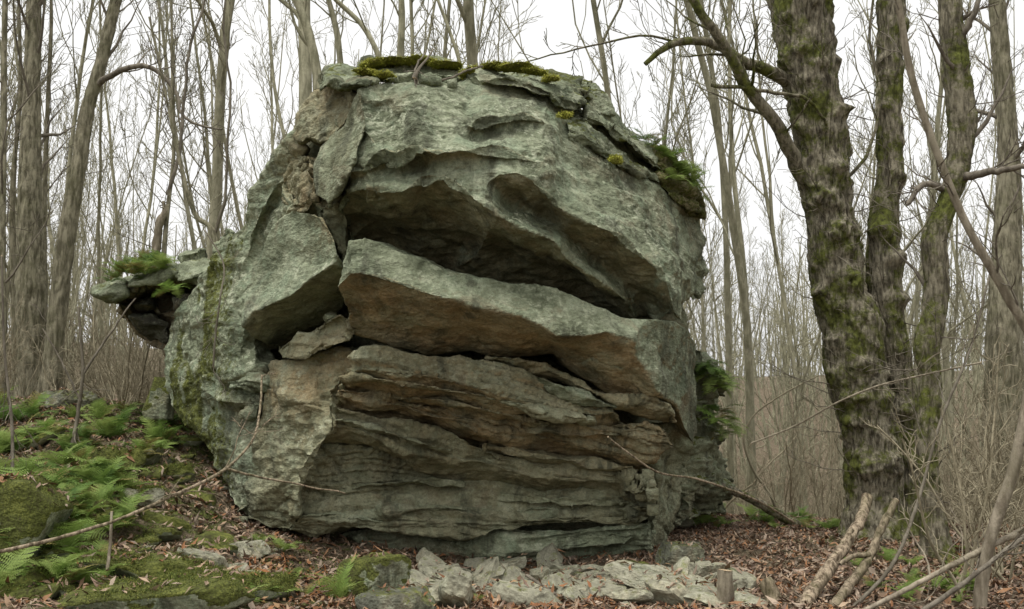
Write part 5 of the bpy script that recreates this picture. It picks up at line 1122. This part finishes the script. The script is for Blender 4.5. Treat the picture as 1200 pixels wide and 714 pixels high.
rg = np.random.default_rng(66)
def litter(name, label, n, xr, yr, seed, cols, size=(.02, .055), keep=None):
    rg = np.random.default_rng(seed)
    x = rg.uniform(*xr, n); y = rg.uniform(*yr, n)
    if keep is not None: m_ = keep(x, y, rg); x, y = x[m_], y[m_]
    z = ground(np.column_stack([x, y])); ok = np.ones(len(x), bool); lie = rg.random(len(x)) < np.where(x < -1.8, .3, .12)
    for i in range(len(x)):
        h_ = ROCKS.ray_cast((x[i], y[i], 3.0), (0, 0, -1))
        if h_[0] is not None and h_[0].z > z[i]:
            z[i] = h_[0].z; ok[i] = lie[i] and h_[1].z > .6
    x, y, z = x[ok], y[ok], z[ok]; n = len(x)
    L = rg.uniform(*size, n); Wd = L * rg.uniform(.45, .75, n); a = rg.uniform(0, 6.283, n)
    tx, ty = rg.normal(0, .45, n), rg.normal(0, .45, n); fold = rg.uniform(-.2, .75, n); curl = rg.normal(0, .5, n)
    # leaf: base, two sides at mid, mid rib, tip
    loc = np.stack([np.stack([-L, 0*L, curl*L*.5], 1), np.stack([0*L, Wd*.5, fold*Wd*.5], 1), np.stack([0*L, 0*L, 0*L], 1), np.stack([0*L, -Wd*.5, fold*Wd*.5], 1), np.stack([L, 0*L, curl*L*.6], 1)], 1)
    ca, sa = np.cos(a)[:, None], np.sin(a)[:, None]
    X = loc[:, :, 0]*ca - loc[:, :, 1]*sa; Y_ = loc[:, :, 0]*sa + loc[:, :, 1]*ca; Z = loc[:, :, 2] + X*tx[:, None] + Y_*ty[:, None]
    V = np.stack([X + x[:, None], Y_ + y[:, None], Z + z[:, None] + .012 + rg.uniform(0, .02, n)[:, None]], 2).reshape(-1, 3)
    o5 = np.arange(n)[:, None] * 5; T = np.concatenate([o5 + np.array((0, 2, 1)), o5 + np.array((0, 3, 2)), o5 + np.array((1, 2, 4)), o5 + np.array((2, 3, 4))])
    me = mesh_np(name, V, None, T, False)
    C = np.array(cols); c = C[rg.integers(0, len(C), n)] * rg.uniform(.6, 1.25, (n, 1)); attr_col(me, 'leafcol', np.repeat(c, 5, 0))
    o = obj(name, me, M_LEAF, kind='stuff'); return tag(o, label, 'leaves')
M_LEAF, nt, b = new_mat('dry_leaf'); nt.links.new(N(nt).attr('leafcol', 'Color'), b.inputs['Base Color']); b.inputs['Roughness'].default_value = .75
BR = [(.21, .135, .085), (.28, .19, .125), (.14, .085, .055), (.34, .25, .17), (.25, .12, .055), (.10, .062, .042), (.30, .235, .175), (.22, .15, .11)]
litter('leaf_litter', 'brown dry leaves carpeting the ground right of the boulder', 48000, (-1.5, 8.5), (7.6, 17), 1, BR)
litter('leaf_litter', 'brown dry leaves strewn between mossy stones on the slope', 42000, (-9, -1.0), (7.0, 17.5), 2, BR, keep=lambda x, y, rg: (fbm(np.column_stack([x * .9, y * .9, 0 * x]), 3, 9) > .02) | (rg.random(len(x)) < .4))
litter('leaf_litter', 'large curled pale brown leaves lying on top of the litter', 2600, (-6, 8), (7.2, 13), 5, [(.30, .23, .17), (.36, .28, .21), (.24, .16, .10), (.27, .15, .08)], size=(.05, .085))
litter('leaf_litter', 'rusty orange leaves scattered around the stones at boulder foot', 2600, (-2.5, 1.6), (7.9, 10.4), 3, [(.27, .12, .045), (.22, .10, .045), (.30, .19, .10), (.18, .09, .05)])
